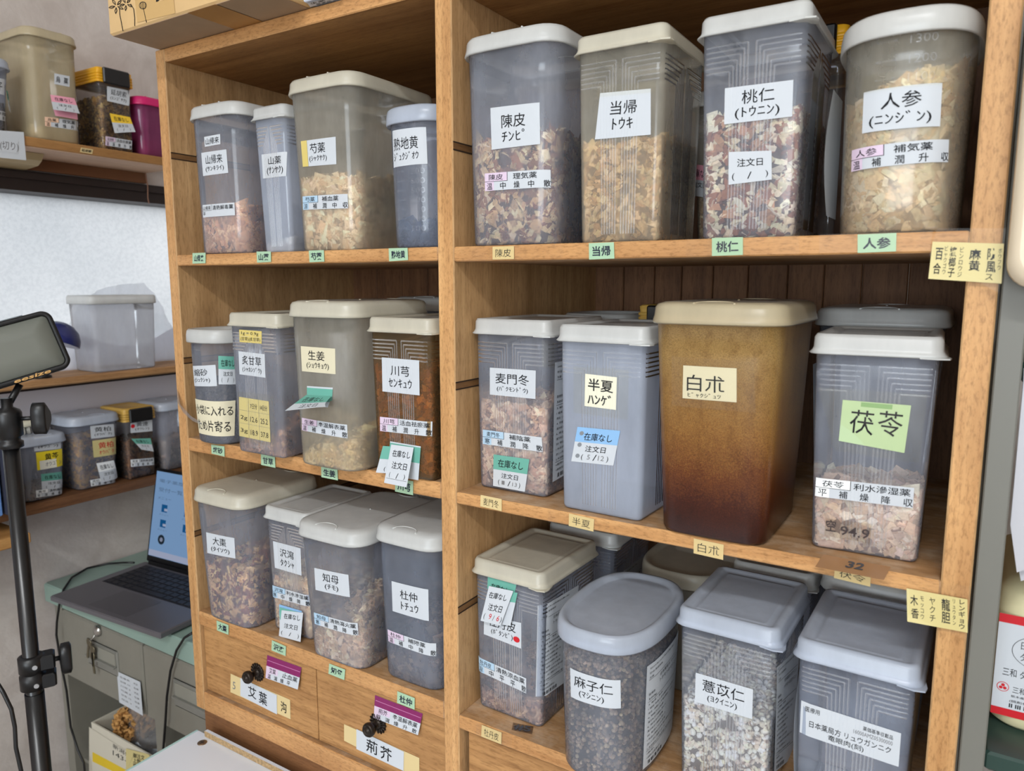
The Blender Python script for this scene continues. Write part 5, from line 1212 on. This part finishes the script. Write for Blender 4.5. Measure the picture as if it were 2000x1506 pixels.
# ------------------------------------------------------------------ lower wall shelf
X2 = -0.545; lz = 0.3985
lw = thing('wall_shelf', 'brown lower wall shelf between the window and the laptop', 'shelf', (XL, .1, lz - .02))
m = MB(); m.bbox((XL + .0005, -.6, lz - .02), (X2, .56, lz), .001); W(m, 'shelf_board', wood('brown_shelf', (96, 64, 40), (136, 96, 64), 'Y', .4), lw)
wcont('ogon', 'B', 0.028, 0.127, lz, 'frosted container labelled 黄芩, with a yellow note, on the lower wall shelf', P_CLEAR, LID_T, H=0.128, xf=X2 - .002, d=.105)
wcont('obaku', 'B', 0.128, 0.236, lz, 'container labelled 黄柏, with amber chips, on the lower wall shelf', P_CLEARER, LID_T, H=0.152, xf=X2 - .002, d=.108)
clip_box('oren', (X2 - .052, 0.2745, lz + .0003), RZ, 0.072, .095, 0.152, YEL_OLD, 'container with dull yellow lid and black clasp on the lower wall shelf', 'containers on the wall shelves')
wcont('wlast', 'B', 0.315, 0.42, lz, 'cloudy container on the lower wall shelf, behind the laptop screen', P_CLEAR, LID_T, H=0.155, xf=X2 - .002, d=.105)
herb('ogon', 0.02, 'dusty crumbs at the bottom of the 黄芩 container', [(170, 150, 130, 3)], .003, .5, 500)
herb('obaku', 0.098, 'amber brown chips in the 黄柏 container', [(196, 148, 60, 3), (160, 116, 52, 3), (120, 92, 60, 2)], .0042, .45, 2000, core=(100, 74, 40))
herb('oren', 0.078, 'dark orange-brown granules in the yellow-lidded lower shelf container', [(140, 92, 48, 3), (112, 70, 38, 3)], .0034, .6, 1600, core=(70, 44, 24))
herb('wlast', 0.06, 'pale greyish chips in the cloudy lower shelf container', [(188, 166, 146, 3), (160, 138, 118, 2)], .004, .5, 900)
wl('ogon', [(66, 854), (118, 848), (119, 876), (67, 882)], name_items('黄芩', 'ｵｳｺﾞﾝ'))
wl('ogon', [(70, 884), (121, 876), (122, 909), (73, 919)], [('t', '黄芩', .3, .14, .8, .5, None, .01), ('r', plain('ivory_paper', (236, 234, 218), .5), .1, .5, .7, 1), ('t', 'ｵｳｺﾞﾝ', .3, .6, .9, .85, GREYPRINT)], plain('vivid_yellow', (240, 216, 40), .5), 'name_note')
wl('ogon', [(80, 926), (120, 921), (123, 952), (82, 957)], stock_items(TEAL), name='stock_slip')
wl('ogon', [(70, 958), (131, 948), (132, 962), (71, 972)], strip_items('黄芩', '清熱燥湿薬', '寒瀉燥降収', PALE), name='property_label')
wl('obaku', [(176, 832), (222, 828), (224, 852), (178, 857)], name_items('黄柏', 'ｵｳﾊﾞｸ'))
wl('obaku', [(180, 861), (226, 854), (228, 886), (183, 894)], [('t', '黄柏', .22, .16, .82, .52, RED, .006), ('t', 'ｵｳﾊﾞｸ', .22, .62, .82, .86, RED)], CARDYEL, 'name_note')
wl('obaku', [(188, 905), (222, 899), (232, 932), (198, 943)], stock_items(PALE), name='stock_slip', lift=(.001, .001, .004, .004))
wl('obaku', [(176, 938), (236, 926), (238, 940), (178, 950)], strip_items('黄柏', '清熱燥湿薬', '寒瀉燥降収', PALE), name='property_label')
wl('oren', [(255, 822), (297, 819), (298, 842), (255, 846)], [('o', RED, .1, .45, .09, 1.8)] + name_items('黄連', 'ｵｳﾚﾝ', k=(.26, .14, .8, .52), r=(.2, .6, .84, .86)))
wl('oren', [(256, 857), (294, 856), (300, 882), (276, 878)], stock_items(TEAL), name='stock_slip', lift=(.001, .001, .008, .008))
wl('oren', [(255, 898), (300, 894), (301, 908), (256, 912)], strip_items('黄連', '清熱燥湿薬', '寒瀉燥降収', PALE), name='property_label')
# brush lying on the lids, file and ledge behind the tripod
zl = lz + .128 + .001
pb = onZ(58, 802, zl + .005)
br = thing('scrubbing_brush', 'pale oval brush lying on the container lid behind the tripod', 'brush', (-0.60, 0.062, zl))
m = MB(); R = lambda k, z: [(x, y, z) for x, y in supere(.022 * k, .04 * k, 2.0, 28)]
m.loft([R(.9, .014), R(1, .016), R(1, .022), R(.9, .025), R(.5, .026)], 0, True, True, True); m.build('brush_back', plain('cream_plastic', (214, 210, 190), .5), br)
m = MB()
for i in range(70):
    a = RNG.uniform(0, 6.28); r = math.sqrt(RNG.random()) * .9; x, y = .02 * r * math.cos(a), .036 * r * math.sin(a)
    m.tube([(x, y, .015), (x * 1.1, y * 1.1, .0002)], .0011, 4)
m.build('bristles', plain('bristle', (206, 204, 196), .8), br)
fb = thing('binder', 'dark binder with a light blue spine behind the tripod pole', 'binder', (-.60, -.05, lz + .0003))
m = MB(); m.bbox((-.655, -.012, lz + .0003), (-.50, .012, lz + .135), .002); W(m, 'cover', plain('dark_grey_cover', (56, 58, 72), .5), fb)
m = MB(); m.bbox((-.66 + .02, -.05, lz + .0003), (-.515, -.016, lz + .125), .002); 
fb2 = thing('binder', 'light blue binder beside the dark binder behind the tripod pole', 'binder', (-.58, -.03, lz + .0003)); W(m, 'cover', plain('light_blue_cover', (106, 146, 206), .5), fb2)
pw = onX(60, 1040, -.50)
wbk = thing('wooden_ledge', 'short pale wooden ledge on the wall behind the tripod pole', 'ledge', (XL, -.2, pw.z - .012))
m = MB(); m.bbox((XL + .0005, -.6, pw.z - .02), (-.50, pw.y, pw.z), .002); W(m, 'ledge_board', wood('ledge_wood', (170, 120, 66), (206, 160, 100), 'Y', .3), wbk)

# ------------------------------------------------------------------ steel drawer cabinet with laptop
GREEN = plain('green_enamel', (140, 164, 154), 0.35); STEEL = plain('beige_enamel', (130, 127, 117), 0.42, noise=.04, nscale=20); DIN = plain('dark_interior', (66, 66, 62), .7)
SX0, SX1, SY = XL + .006, -0.004, 0.102; zt2 = 0.1985; zb2 = 0.1575
sc_ = thing('drawer_cabinet', 'beige steel drawer cabinet with a grey-green top under the laptop', 'cabinet', (-.33, .3, FLOOR))
m = MB(); m.bbox((SX0, SY, zb2), (SX1, .60, zt2), .003); W(m, 'cabinet_top', GREEN, sc_)
m = MB()
for x in (SX0 + .014, -.3045, SX1 - .03): m.box((x, SY + .012, FLOOR), (x + .028, .585, zb2))
m.box((SX0 + .014, .575, FLOOR), (SX1 - .01, .59, zb2)); m.box((SX0 + .04, SY + .03, -.207), (SX1 - .02, .58, -.199)); m.box((SX0 + .04, SY + .03, FLOOR), (SX1 - .02, .58, FLOOR + .03))
W(m, 'cabinet_body', STEEL, sc_)
for xa_, xb_ in ((-.595, -.3165), (-.312, -.03)):
    m = MB(); m.bbox((xa_, SY + .002, .0105), (xb_, SY + .2, zb2 - .003), .003); dw = W(m, 'drawer', STEEL, sc_)
    c0 = xa_ + .093
    m = MB(); m.bbox((c0, SY - .001, .066), (c0 + .108, SY + .004, .118), .002); m.box((c0 + .006, SY - .0022, .088), (c0 + .102, SY - .0008, .112), 1); m.bbox((c0 + .004, SY - .008, .084), (c0 + .104, SY - .001, .088), .001)
    W(m, 'label_holder', [plain('nickel', (150, 150, 144), .35, .5), plain('grey_card', (140, 138, 128), .6)], sc_).parent = dw if False else sc_  # nickel holder with a plain grey card
kp = onY(191, 1232, SY)
m = MB(); m.lathe([(.011, 0), (.0115, .003), (.009, .006), (.006, .008), (.0001, .009)], (kp.x, SY + .002, kp.z), 'Y', 20); m.tube([(kp.x, SY - .004, kp.z - .004), (kp.x - .004, SY - .010, kp.z - .014), (kp.x - .010, SY - .012, kp.z - .018)], .0012, 6)
W(m, 'lock', plain('chrome', (190, 188, 184), .2, .9), sc_)
ky = thing('key_bunch', 'small bunch of keys hanging from the lock of the steel drawer', 'keys', (kp.x, SY - .012, kp.z - .02))
for dx, dz, an in ((-.016, -.004, .3), (-.006, -.016, .05), (-.008, -.03, -.08)):
    m = MB(); Mx = Matrix.Translation((kp.x + dx - ky.location.x, 0.002, dz)) @ Matrix.Rotation(an, 4, 'Y')
    m.lathe([(.008, -.001), (.0085, 0), (.008, .001)], (0, 0, 0), 'Y', 16, 0, Mx); m.bbox((-.003, -.001, -.036), (.003, .001, -.006), .0004, 0, Mx); m.build('key', plain('brass_key', (120, 112, 92), .35, .8), ky)
SD = planeY(Matrix.Translation(sc_.location), SY + .002 - sc_.location.y)
it = []
for r_ in range(6): it.append(('t', ['在庫表', '当帰 10', '川芎 5', '芍薬 8', '甘草 12', '桂皮 4'][r_], .12, .1 + .14 * r_, .55, .16 + .14 * r_, GREYPRINT)); it.append(('t', ['', '在庫', '', '在庫', '在庫', ''][r_] or '在', .7, .1 + .14 * r_, .9, .16 + .14 * r_, GREYPRINT))
stick('paper_list', sc_, SD, [(228, 1311), (274, 1332), (279, 1398), (233, 1372)], it, PAPER, off=.002, lift=(0, .001, .006, .004))
# carton and bag in the open compartment
cx0, cx1 = -.535, -.31
ct = thing('open_carton', 'white carton with a yellow stripe in the open compartment of the steel cabinet', 'carton', (-.42, .2, -.199))
m = MB(); m.bbox((cx0, SY + .012, -.1985), (cx1, SY + .016, -.080), .0006); m.box((cx0, SY + .25, -.1985), (cx1, SY + .254, -.080)); m.box((cx0, SY + .016, -.1985), (cx0 + .004, SY + .25, -.080)); m.box((cx1 - .004, SY + .016, -.1985), (cx1, SY + .25, -.080)); m.box((cx0, SY + .016, -.1985), (cx1, SY + .25, -.195))
W(m, 'carton_walls', plain('offwhite_card', (206, 200, 184), .7), ct)
stick('carton_print', ct, planeY(Matrix.Translation(ct.location), SY + .012 - ct.location.y), [(174, 1420), (296, 1498), (296, 1560), (174, 1506)], [('r', plain('yellow_stripe', (222, 190, 40), .5), .06, .52, 1, .74), ('t', '新潟県新潟市', .40, .02, .98, .14), ('t', '143-0023', .40, .2, .9, .32)], plain('offwhite_card', (206, 200, 184), .7), off=.0008)
stick('note', ct, planeY(Matrix.Translation(ct.location), SY + .012 - ct.location.y), [(246, 1462), (292, 1474), (292, 1520), (246, 1506)], [('t', '御注文\n上野\n様より', .1, .1, .8, .8, None, .01)], CARDYEL, off=.0016)
bg = thing('plastic_bag', 'clear plastic bag of dried herb lying in the open carton', 'bag', (-.42, .2, -.12))
m = MB(); NU, NV = 22, 14; vs = []
for j in range(NV + 1):
    for i in range(NU + 1):
        u, v = i / NU, j / NV; a = 2 * math.pi * u
        prof_ = math.sin(math.pi * min(max(v, .02), .98)) ** .6
        x = -.42 + .10 * (v - .5) * 2 * .95
        r = .045 * prof_ * (1 + .14 * math.sin(3 * a + 7 * v) + .07 * math.sin(7 * a - 11 * v))
        vs.append((x, SY + .092 + r * 1.2 * math.cos(a), max(-.19, -.092 + r * 1.25 * math.sin(a) + .03 * (0.5 - v))))
m.add(vs, [(j * (NU + 1) + i, j * (NU + 1) + i + 1, (j + 1) * (NU + 1) + i + 1, (j + 1) * (NU + 1) + i) for j in range(NV) for i in range(NU)], 0, True)
W(m, 'bag_film', frost('bag_film', (214, 214, 216), .34, rough=.12, gloss=1.5), bg)
m = MB(); vs_n = RNG.normal(0, 1, (420, 3))
for p in vs_n:
    p = p / np.linalg.norm(p) * RNG.random() ** .33; c3 = (-.47 + .045 * p[0], SY + .07 + .045 * p[1], -.088 + .036 * p[2]); s_ = .0045 * RNG.uniform(.6, 1.4)
    Mx = Matrix.Translation(c3) @ Matrix.Rotation(RNG.uniform(0, 6), 4, Vector(RNG.normal(0, 1, 3)).normalized()); m.box((-s_, -s_ * .7, -s_ * .4), (s_, s_ * .7, s_ * .4), 0, Mx)
hb = m.build('dried_herb', plain('bagged_herb', (196, 148, 88), .8, noise=.3, nscale=200)); tag(hb, 'tan herb chips inside the clear plastic bag', 'dried herb', kind='stuff')

# laptop
lt0 = zt2 + .0125
A = onZ(97, 1163, lt0 + .003); B = onZ(312, 1237, lt0 + .003)
ang = math.atan2(B.y - A.y, B.x - A.x); LWd, LDp = (B - A).length, 0.205
lap = thing('laptop', 'open grey laptop with a bright blue screen on the steel cabinet', 'laptop', (A.x, A.y, zt2 + .0003), ang)
DECK = plain('laptop_grey', (112, 110, 116), .35, .4)
m = MB(); m.bbox((0, 0, .003), (LWd, LDp, .0145), .002)
for fx, fy in ((.02, .02), (LWd - .02, .02), (.02, LDp - .02), (LWd - .02, LDp - .02)): m.lathe([(.006, .0), (.006, .003)], (fx, fy, 0), 'Z', 12)
m.build('laptop_base', DECK, lap)
m = MB(); m.box((.022, .092, .0146), (LWd - .022, .19, .0149)); kb = m.build('keyboard_tray', plain('key_well', (40, 40, 46), .5), lap)
m = MB()
for r_ in range(6):
    n_ = 14; kw = (LWd - .05) / n_; yy = .095 + r_ * .0154
    if r_ == 0:
        for x_, w_ in ((0, 1), (1, 1), (2, 1), (3, 1), (4, 5), (9, 1), (10, 1), (11, 1), (12, 1), (13, 1)): m.bbox((.025 + x_ * kw + .001, yy, .0149), (.025 + (x_ + w_) * kw - .001, yy + .0132, .0162), .0008)
    else:
        for k in range(n_): m.bbox((.025 + k * kw + .001, yy, .0149), (.025 + (k + 1) * kw - .001, yy + .0132, .0162), .0008)
m.build('keys', plain('key_cap', (34, 34, 40), .45), lap)
m = MB(); m.box((LWd * .32, .012, .0146), (LWd * .66, .085, .0148)); m.build('touchpad', plain('touchpad', (98, 96, 102), .3, .3), lap)
tl_ = math.radians(11)
Ms = Matrix.Translation((0, LDp - .002, .015)) @ Matrix.Rotation(-tl_, 4, 'X')
SHt = 0.205
m = MB(); m.bbox((.004, 0, .002), (LWd - .004, .006, SHt), .002, 0, Ms); m.box((.02, -.006, -.004), (LWd - .02, .008, .006), 0, Ms); scr = m.build('screen_lid', plain('screen_bezel', (18, 18, 20), .3), lap)
Lw, Lh = LWd - .02, SHt - .022
m = MB(); m.box((.010, -.0006, .016), (LWd - .010, .0, SHt - .006), 0, Ms); m.build('display', emit('display_glow', (150, 190, 238), .75), scr)
M2 = lap.matrix_basis.copy(); M2 = Matrix.Translation(lap.location) @ Matrix.Rotation(ang, 4, 'Z')
SS = Surf(M2, lambda u, v, off: tuple(Ms @ Vector((u, -.0006 - off, v))), 'y')
ICO = emit('icon_blue', (36, 120, 190), .55); ICG = emit('icon_grey', (110, 140, 176), .6); BAR = emit('bar_glow', (196, 206, 236), .75); GEAR = emit('gear_dark', (60, 76, 92), .4)
its = [('r', BAR, 0, .93, 1, 1), ('t', '電子薬歴', .04, .08, .3, .12, ICG), ('t', '受付一覧 検索', .04, .18, .44, .23, ICG), ('t', 'メニュー', .04, .29, .18, .32, ICG)]
for (s_, t_) in ((.12, .42), (.36, .42), (.12, .6), (.36, .6), (.6, .42), (.6, .6)):
    its += [('r', ICO, s_ - .03, t_ - .045, s_ + .03, t_ + .045, .0003), ('r', BAR, s_ + .0, t_ + .0, s_ + .034, t_ + .03, .0004), ('t', 'メニュー', s_ - .05, t_ + .065, s_ + .05, t_ + .085, ICG)]
its += [('o', GEAR, .12, .79, .036, 1.6), ('o', BAR, .12, .79, .016, 1.6)]
stick('screen_content', scr, SS, None, its, emit('display_glow', (150, 190, 238), .75), uvquad=[(.011, SHt - .007), (LWd - .011, SHt - .007), (LWd - .011, .017), (.011, .017)], off=.0004)
m = MB(); m.tube([tuple(onZ(*p, z)) for p, z in (((262, 1099), lt0 + .004), ((240, 1099), lt0 + .001), ((210, 1101), zt2 + .004), ((170, 1110), zt2 + .004), ((140, 1128), zt2 + .004), ((124, 1152), zt2 + .004))] + [tuple(onY(*p, SY - .006)) for p in ((116, 1180), (111, 1215), (110, 1240), (118, 1290), (130, 1350), (138, 1420), (152, 1465), (164, 1490), (168, 1530))], .0022, 8)
tag(m.build('power_cable', BLACK), 'black cable curving from the laptop over the steel cabinet edge', 'cable')
m = MB(); m.tube([tuple(onY(*p, SY - .008)) for p in ((376, 1236), (360, 1246), (345, 1270), (333, 1310), (326, 1360), (323, 1410), (319, 1460), (316, 1530))], .0022, 8)
tag(m.build('power_cable', BLACK), 'black cable hanging down the steel drawer beside the wooden unit', 'cable')

# ------------------------------------------------------------------ tripod light
D0 = 0.98
def PD(x, y, d=D0): return onD(x, y, d)
pa = PD(18, 840); 
ts = thing('light_stand', 'black tripod light stand pole beside the wall', 'light stand', (pa.x, pa.y, FLOOR))
bx0, by0 = pa.x, pa.y
r1 = .0102; zc = PD(50, 1350).z; zh = PD(18, 800).z
SATIN = plain('satin_black', (14, 14, 16), .28, spec=.6)
m = MB(); m.tube([(0, 0, 0.12), (0, 0, zh - FLOOR - .01)], r1, 24); m.build('pole', SATIN, ts)
m = MB(); m.tube([(0, 0, .1), (0, 0, zc - FLOOR - .03)], r1 * 1.18, 24); m.build('lower_tube', SATIN, ts)
for k in range(3):
    a = k * 2.094 + .3; m = MB(); m.tube([(.01 * math.cos(a), .01 * math.sin(a), .32), (.17 * math.cos(a), .17 * math.sin(a), .012)], .008, 10); m.tube([(0.0, 0, .14), (.1 * math.cos(a), .1 * math.sin(a), .14)], .004, 8); m.build('leg', SATIN, ts)
rt = Vector((_c, _s, 0)); Mc = Matrix.Translation((0, 0, zc - FLOOR)) @ Matrix.Rotation(YAW + .55, 4, 'Z')
m = MB()
m.lathe([(r1 + .0015, -.024), (r1 + .006, -.022), (r1 + .006, -.003), (r1 + .003, -.001), (r1 + .003, .001), (r1 + .006, .003), (r1 + .006, .024), (r1 + .0015, .026)], (0, 0, 0), 'Z', 24, 0, Mc)
m.bbox((.004, -.012, .003), (.028, .012, .024), .002, 0, Mc); m.bbox((.004, -.012, -.023), (.028, .012, -.003), .002, 0, Mc); cl = m.build('clamp_collar', BLACK, ts)
m = MB(); m.tube([(.02, 0, .012), (.036, 0, .012)], .0035, 10, 0); m.v = [tuple(Mc @ Vector(v)) for v in m.v]; m.build('knob_shaft', BLACK, cl)
m = MB(); m.loft([[tuple(Mc @ Vector((x, .0185 * kk * math.cos(a) * (1 + .12 * math.cos(3 * a)), .012 + .0215 * kk * math.sin(a) * (1 + .12 * math.cos(3 * a))))) for a in [2 * math.pi * i / 24 for i in range(24)]] for x, kk in ((.034, .8), (.036, 1), (.046, 1), (.048, .8))], 0, True, True, True); m.build('clamp_knob', BLACK, cl)
for dz in (.013, -.014):
    m = MB(); m.tube([(.004, -.0115, dz), (.004, -.017, dz)], .0032, 10); m.v = [tuple(Mc @ Vector(v)) for v in m.v]; m.build('bolt', plain('zinc', (190, 190, 190), .3, .9), cl)
m = MB(); hz = zh - FLOOR
m.lathe([(r1, -.052), (r1 + .005, -.05), (r1 + .005, -.043), (r1 + .002, -.041), (r1 + .002, -.037), (r1 + .006, -.034), (r1 + .006, -.004), (r1 + .004, 0.0), (.007, .004), (.007, .016)], (0, 0, hz), 'Z', 24); m.build('stand_head', BLACK, ts)
Mh = Matrix.Translation((0, 0, hz - .008)) @ Matrix.Rotation(YAW + .2, 4, 'Z')
m = MB(); m.tube([(.012, 0, -.004), (.034, 0, -.004)], .0028, 8); m.loft([[(x, .012 * kk * math.cos(a) * (1 + .15 * math.cos(3 * a)), -.004 + .020 * kk * math.sin(a) * (1 + .15 * math.cos(3 * a))) for a in [2 * math.pi * i / 24 for i in range(24)]] for x, kk in ((.030, .8), (.032, 1), (.046, 1), (.048, .8))], 0, True, True, True)
m.v = [tuple(Mh @ Vector(v)) for v in m.v]; m.build('tilt_knob', BLACK, ts)
# panel: rolled so that its far corner rises, tipped back a little
pc_ = PD(12, 690, .97)
fw = (CAM_LOC - pc_).normalized(); fw = (fw + Vector((.10, -.05, .12))).normalized()
rx = Vector((0, 0, 1)).cross(fw).normalized(); uz = fw.cross(rx)
ro = math.radians(16); ux = rx * math.cos(ro) + uz * math.sin(ro); uy = fw.cross(ux)
Mp = Matrix(((ux.x, uy.x, fw.x, pc_.x), (ux.y, uy.y, fw.y, pc_.y), (ux.z, uy.z, fw.z, pc_.z), (0, 0, 0, 1)))
lpn = thing('video_light', 'black framed LED light panel, switched off, on the tripod stand', 'light panel', tuple(pc_))
def PV(mb): mb.v = [tuple(Mp @ Vector(v) - pc_) for v in mb.v]
hw, hh = .066, .041
m = MB(); R = lambda i, z, r=.013: [(x, y, z) for x, y in rrect(hw - i, hh - i, max(.004, r - i), 0, 7, 3)]
m.loft([R(.006, -.026), R(0, -.02), R(0, .001), R(.002, .003), R(.005, .003), R(.006, .0012), R(.0062, -.002)], 0, True, True, False); PV(m); m.build('panel_frame', plain('rubber_black', (24, 24, 26), .5), lpn)
m = MB(); m.loft([R(.006, -.0022), R(.007, .0), R(.03, .0003)], 0, True, True, True); PV(m); m.build('diffuser', plain('diffuser', (112, 114, 106), .35, spec=.4), lpn)
m = MB(); m.bbox((-.01, hh - .0005, -.012), (.035, hh + .002, -.004), .0008); PV(m); m.build('control_plate', plain('grey_plate', (130, 140, 146), .4), lpn)
GOLD = plain('gold_print', (206, 160, 96), .4)
SLp = Surf(Matrix.Translation(pc_), lambda u, v, off: tuple(Mp @ Vector((u, v, .0031 + off)) - pc_), 'y')
co, fs = glyphs('eesize', .02)
m = MB(); m.add([(-.004 + .042 * x + .002 * y, -hh - .003 + .0068 * y, -.006) for x, y in co], fs); 
m = MB(); m.add([(-.006 + .044 * x + .002 * y, -hh + .0002 + .0048 * y, .0034) for x, y in co], fs); PV(m); m.build('brand_lettering', GOLD, lpn)
m = MB(); b0 = Vector((bx0, by0, zh + .004)); m.tube([tuple(b0 - pc_), tuple(Mp @ Vector((0, -hh - .002, -.012)) - pc_)], .0045, 10); m.build('swivel', BLACK, lpn)
m = MB(); m.tube([tuple(PD(*p, .97)) for p in ((-8, 1330), (6, 1352), (22, 1385), (29, 1420), (31, 1460), (40, 1500), (48, 1540))], .0026, 8)
tag(m.build('power_cable', BLACK), 'black cord hanging in front of the tripod pole at the picture edge', 'cable')

# ------------------------------------------------------------------ steel rack beyond the shelf unit
RY = 0.004
PUT = plain('putty_enamel', (114, 113, 106), .45); DGREEN = plain('dark_green_enamel', (44, 66, 60), .35)
rk = thing('steel_rack', 'grey steel rack post with dark green shelf bars beside the wooden unit', 'rack', (0.97, .15, FLOOR))
m = MB(); m.bbox((.9612, RY, FLOOR), (.9777, RY + .03, 1.6), .001); W(m, 'post', PUT, rk)
m = MB(); m.bbox((.9612, .33, FLOOR), (.9777, .36, 1.6), .001); W(m, 'post', PUT, rk)
m = MB(); m.bbox((1.38, RY, FLOOR), (1.40, RY + .03, 1.6), .001); W(m, 'post', PUT, rk)
for zz in (.4535, .76, 1.08):
    m = MB(); m.bbox((.978, RY + .02, zz - .0155), (1.38, .35, zz), .002); W(m, 'rack_shelf', DGREEN, rk)
bt = thing('round_bottle', 'cream plastic drug bottle with a red-striped white label on the rack', 'bottle', (1.052, .148, .4538))
CREAMP = plain('cream_bottle', (216, 208, 168), .4)
m = MB(); R = lambda k, z: [(x, y, z) for x, y in rrect(.072 * k, .082 * k, .022 * k, 0, 6, 4)]
m.loft([R(.93, 0), R(.985, .004), R(1, .012), R(1, .105), R(.98, .115), R(.9, .122), R(.55, .128), R(.4, .13)], 0, True, True, True); m.build('bottle_body', CREAMP, bt)
m = MB(); m.lathe([(.034, .13), (.034, .15), (.031, .153), (.0001, .153)], (0, 0, 0), 'Z', 28); m.build('cap', plain('brown_cap', (120, 104, 92), .5), bt)
SB = Surf(Matrix.Translation(bt.location), lambda u, v, off: (u, -.082 - off, v), 'y')
stick('bottle_label', bt, SB, None, [('r', RED, 0, 0, 1, .085), ('r', RED, 0, .925, 1, 1), ('o', INK, .215, .33, .142, 1.15, .00014), ('o', PAPER, .215, .33, .139, 1.14, .00018), ('t', '日本薬局方', .115, .235, .315, .315), ('t', 'ダイオウ末', .115, .345, .315, .425),
      ('t', '三和 ダイオウ末', .04, .52, .30, .60), ('t', '三和生薬株式会社', .095, .69, .36, .755), ('t', '栃木県宇都宮市', .09, .775, .24, .80), ('t', '(調剤包装単位)', .085, .825, .26, .855), ('o', RED, .048, .715, .030, 1.6, .00014), ('o', PAPER, .048, .715, .0262, 1.6, .00018)] +
      [('r', INK, .085 + .010 * k, .865, .091 + .010 * k, .905, .0002) for k in range(16) if k % 4 != 2], PAPER, uvquad=[(-.0705, .0985), (.0705, .0985), (.0705, .012), (-.0705, .012)], off=.0008)
m = MB()
for k in range(3):      # three-lobed company mark inside the ring
    a = math.pi / 2 + k * 2.094; cx_, cz_ = -.0705 + .048 * .141 + .0016 * math.cos(a), .0985 - .715 * .0865 + .0016 * math.sin(a)
    m.add([(cx_ + .0013 * math.cos(-b), -.0832, cz_ + .0013 * math.sin(-b)) for b in [2 * math.pi * i / 12 for i in range(12)]], [list(range(11, -1, -1))])
m.build('company_mark', RED, bt)
cs = thing('plastic_case', 'cream rounded plastic case hung on the front of the steel rack post', 'case', (1.06, .03, .7603))
m = MB(); R = lambda i, y: [(x, y, z + .10) for x, z in rrect(.098 - i, .0995 - i, .018, 0, 6, 3)]
pcs = onY(1963, 566, -.03)
m.loft([[(x + pcs.x + .098 - 1.06, y, z + pcs.z - .7603) for x, y, z in R(i, y)] for i, y in ((.006, -.064), (0, -.058), (0, -.03), (.0015, -.029), (.0015, -.027), (0, -.026), (0, RY - .0004))], 0, True, True, True); m.build('case_body', plain('cream_case', (224, 208, 182), .4), cs)
for k, (px0, px1, yy) in enumerate(((1972, 1996, 1118), (1980, 2004, 1135))):
    p_t = onY(px0 + 12, 800, .012 + .01 * k); p_b = onY(px0 + 14, yy, .012 + .01 * k)
    sl_ = thing('plastic_sleeve', ['white plastic sleeve with pointed corner hanging on the rack', 'second plastic sleeve hanging behind the first on the rack'][k], 'document sleeve', (p_b.x, .012 + .01 * k, p_b.z))
    m = MB(); dx0 = .979 - p_b.x; zt_ = .755 - p_b.z
    P_ = [(dx0 + .0005, zt_), (dx0 + .001 + .002 * k, .035), (.0, 0.0), (.02, .012), (.11, .03), (.11, zt_)]
    vs = [(x, 0, z) for x, z in P_] + [(x, .0022, z) for x, z in P_]; n_ = len(P_)
    m.add(vs, [list(range(n_)), list(range(2 * n_ - 1, n_ - 1, -1))] + [(i, i + n_, (i + 1) % n_ + n_, (i + 1) % n_) for i in range(n_)]); m.build('sleeve', plain('sleeve_white', (186, 186, 192), .3), sl_)


# loose flap of clear tape on the outer upright
m = MB(); q = [(346, 760), (352, 790), (372, 812), (394, 826)]; q2 = [(346, 786), (358, 806), (376, 822), (394, 830)]
A_ = [onY(x, y, -.002 - .006 * k) for k, (x, y) in enumerate(q)]; B_ = [onY(x, y, -.002 - .006 * k) for k, (x, y) in enumerate(q2)]
vs = []
for a_, b_ in zip(A_, B_): vs += [tuple(a_ - cab.location), tuple(b_ - cab.location)]
m.add(vs, [(2 * i, 2 * i + 1, 2 * i + 3, 2 * i + 2) for i in range(3)], 0, True); m.build('clear_tape', frost('tape_flap', (230, 230, 226), .22, rough=.2, gloss=1.2), cab)
bpy.data.scenes.remove(_ts)
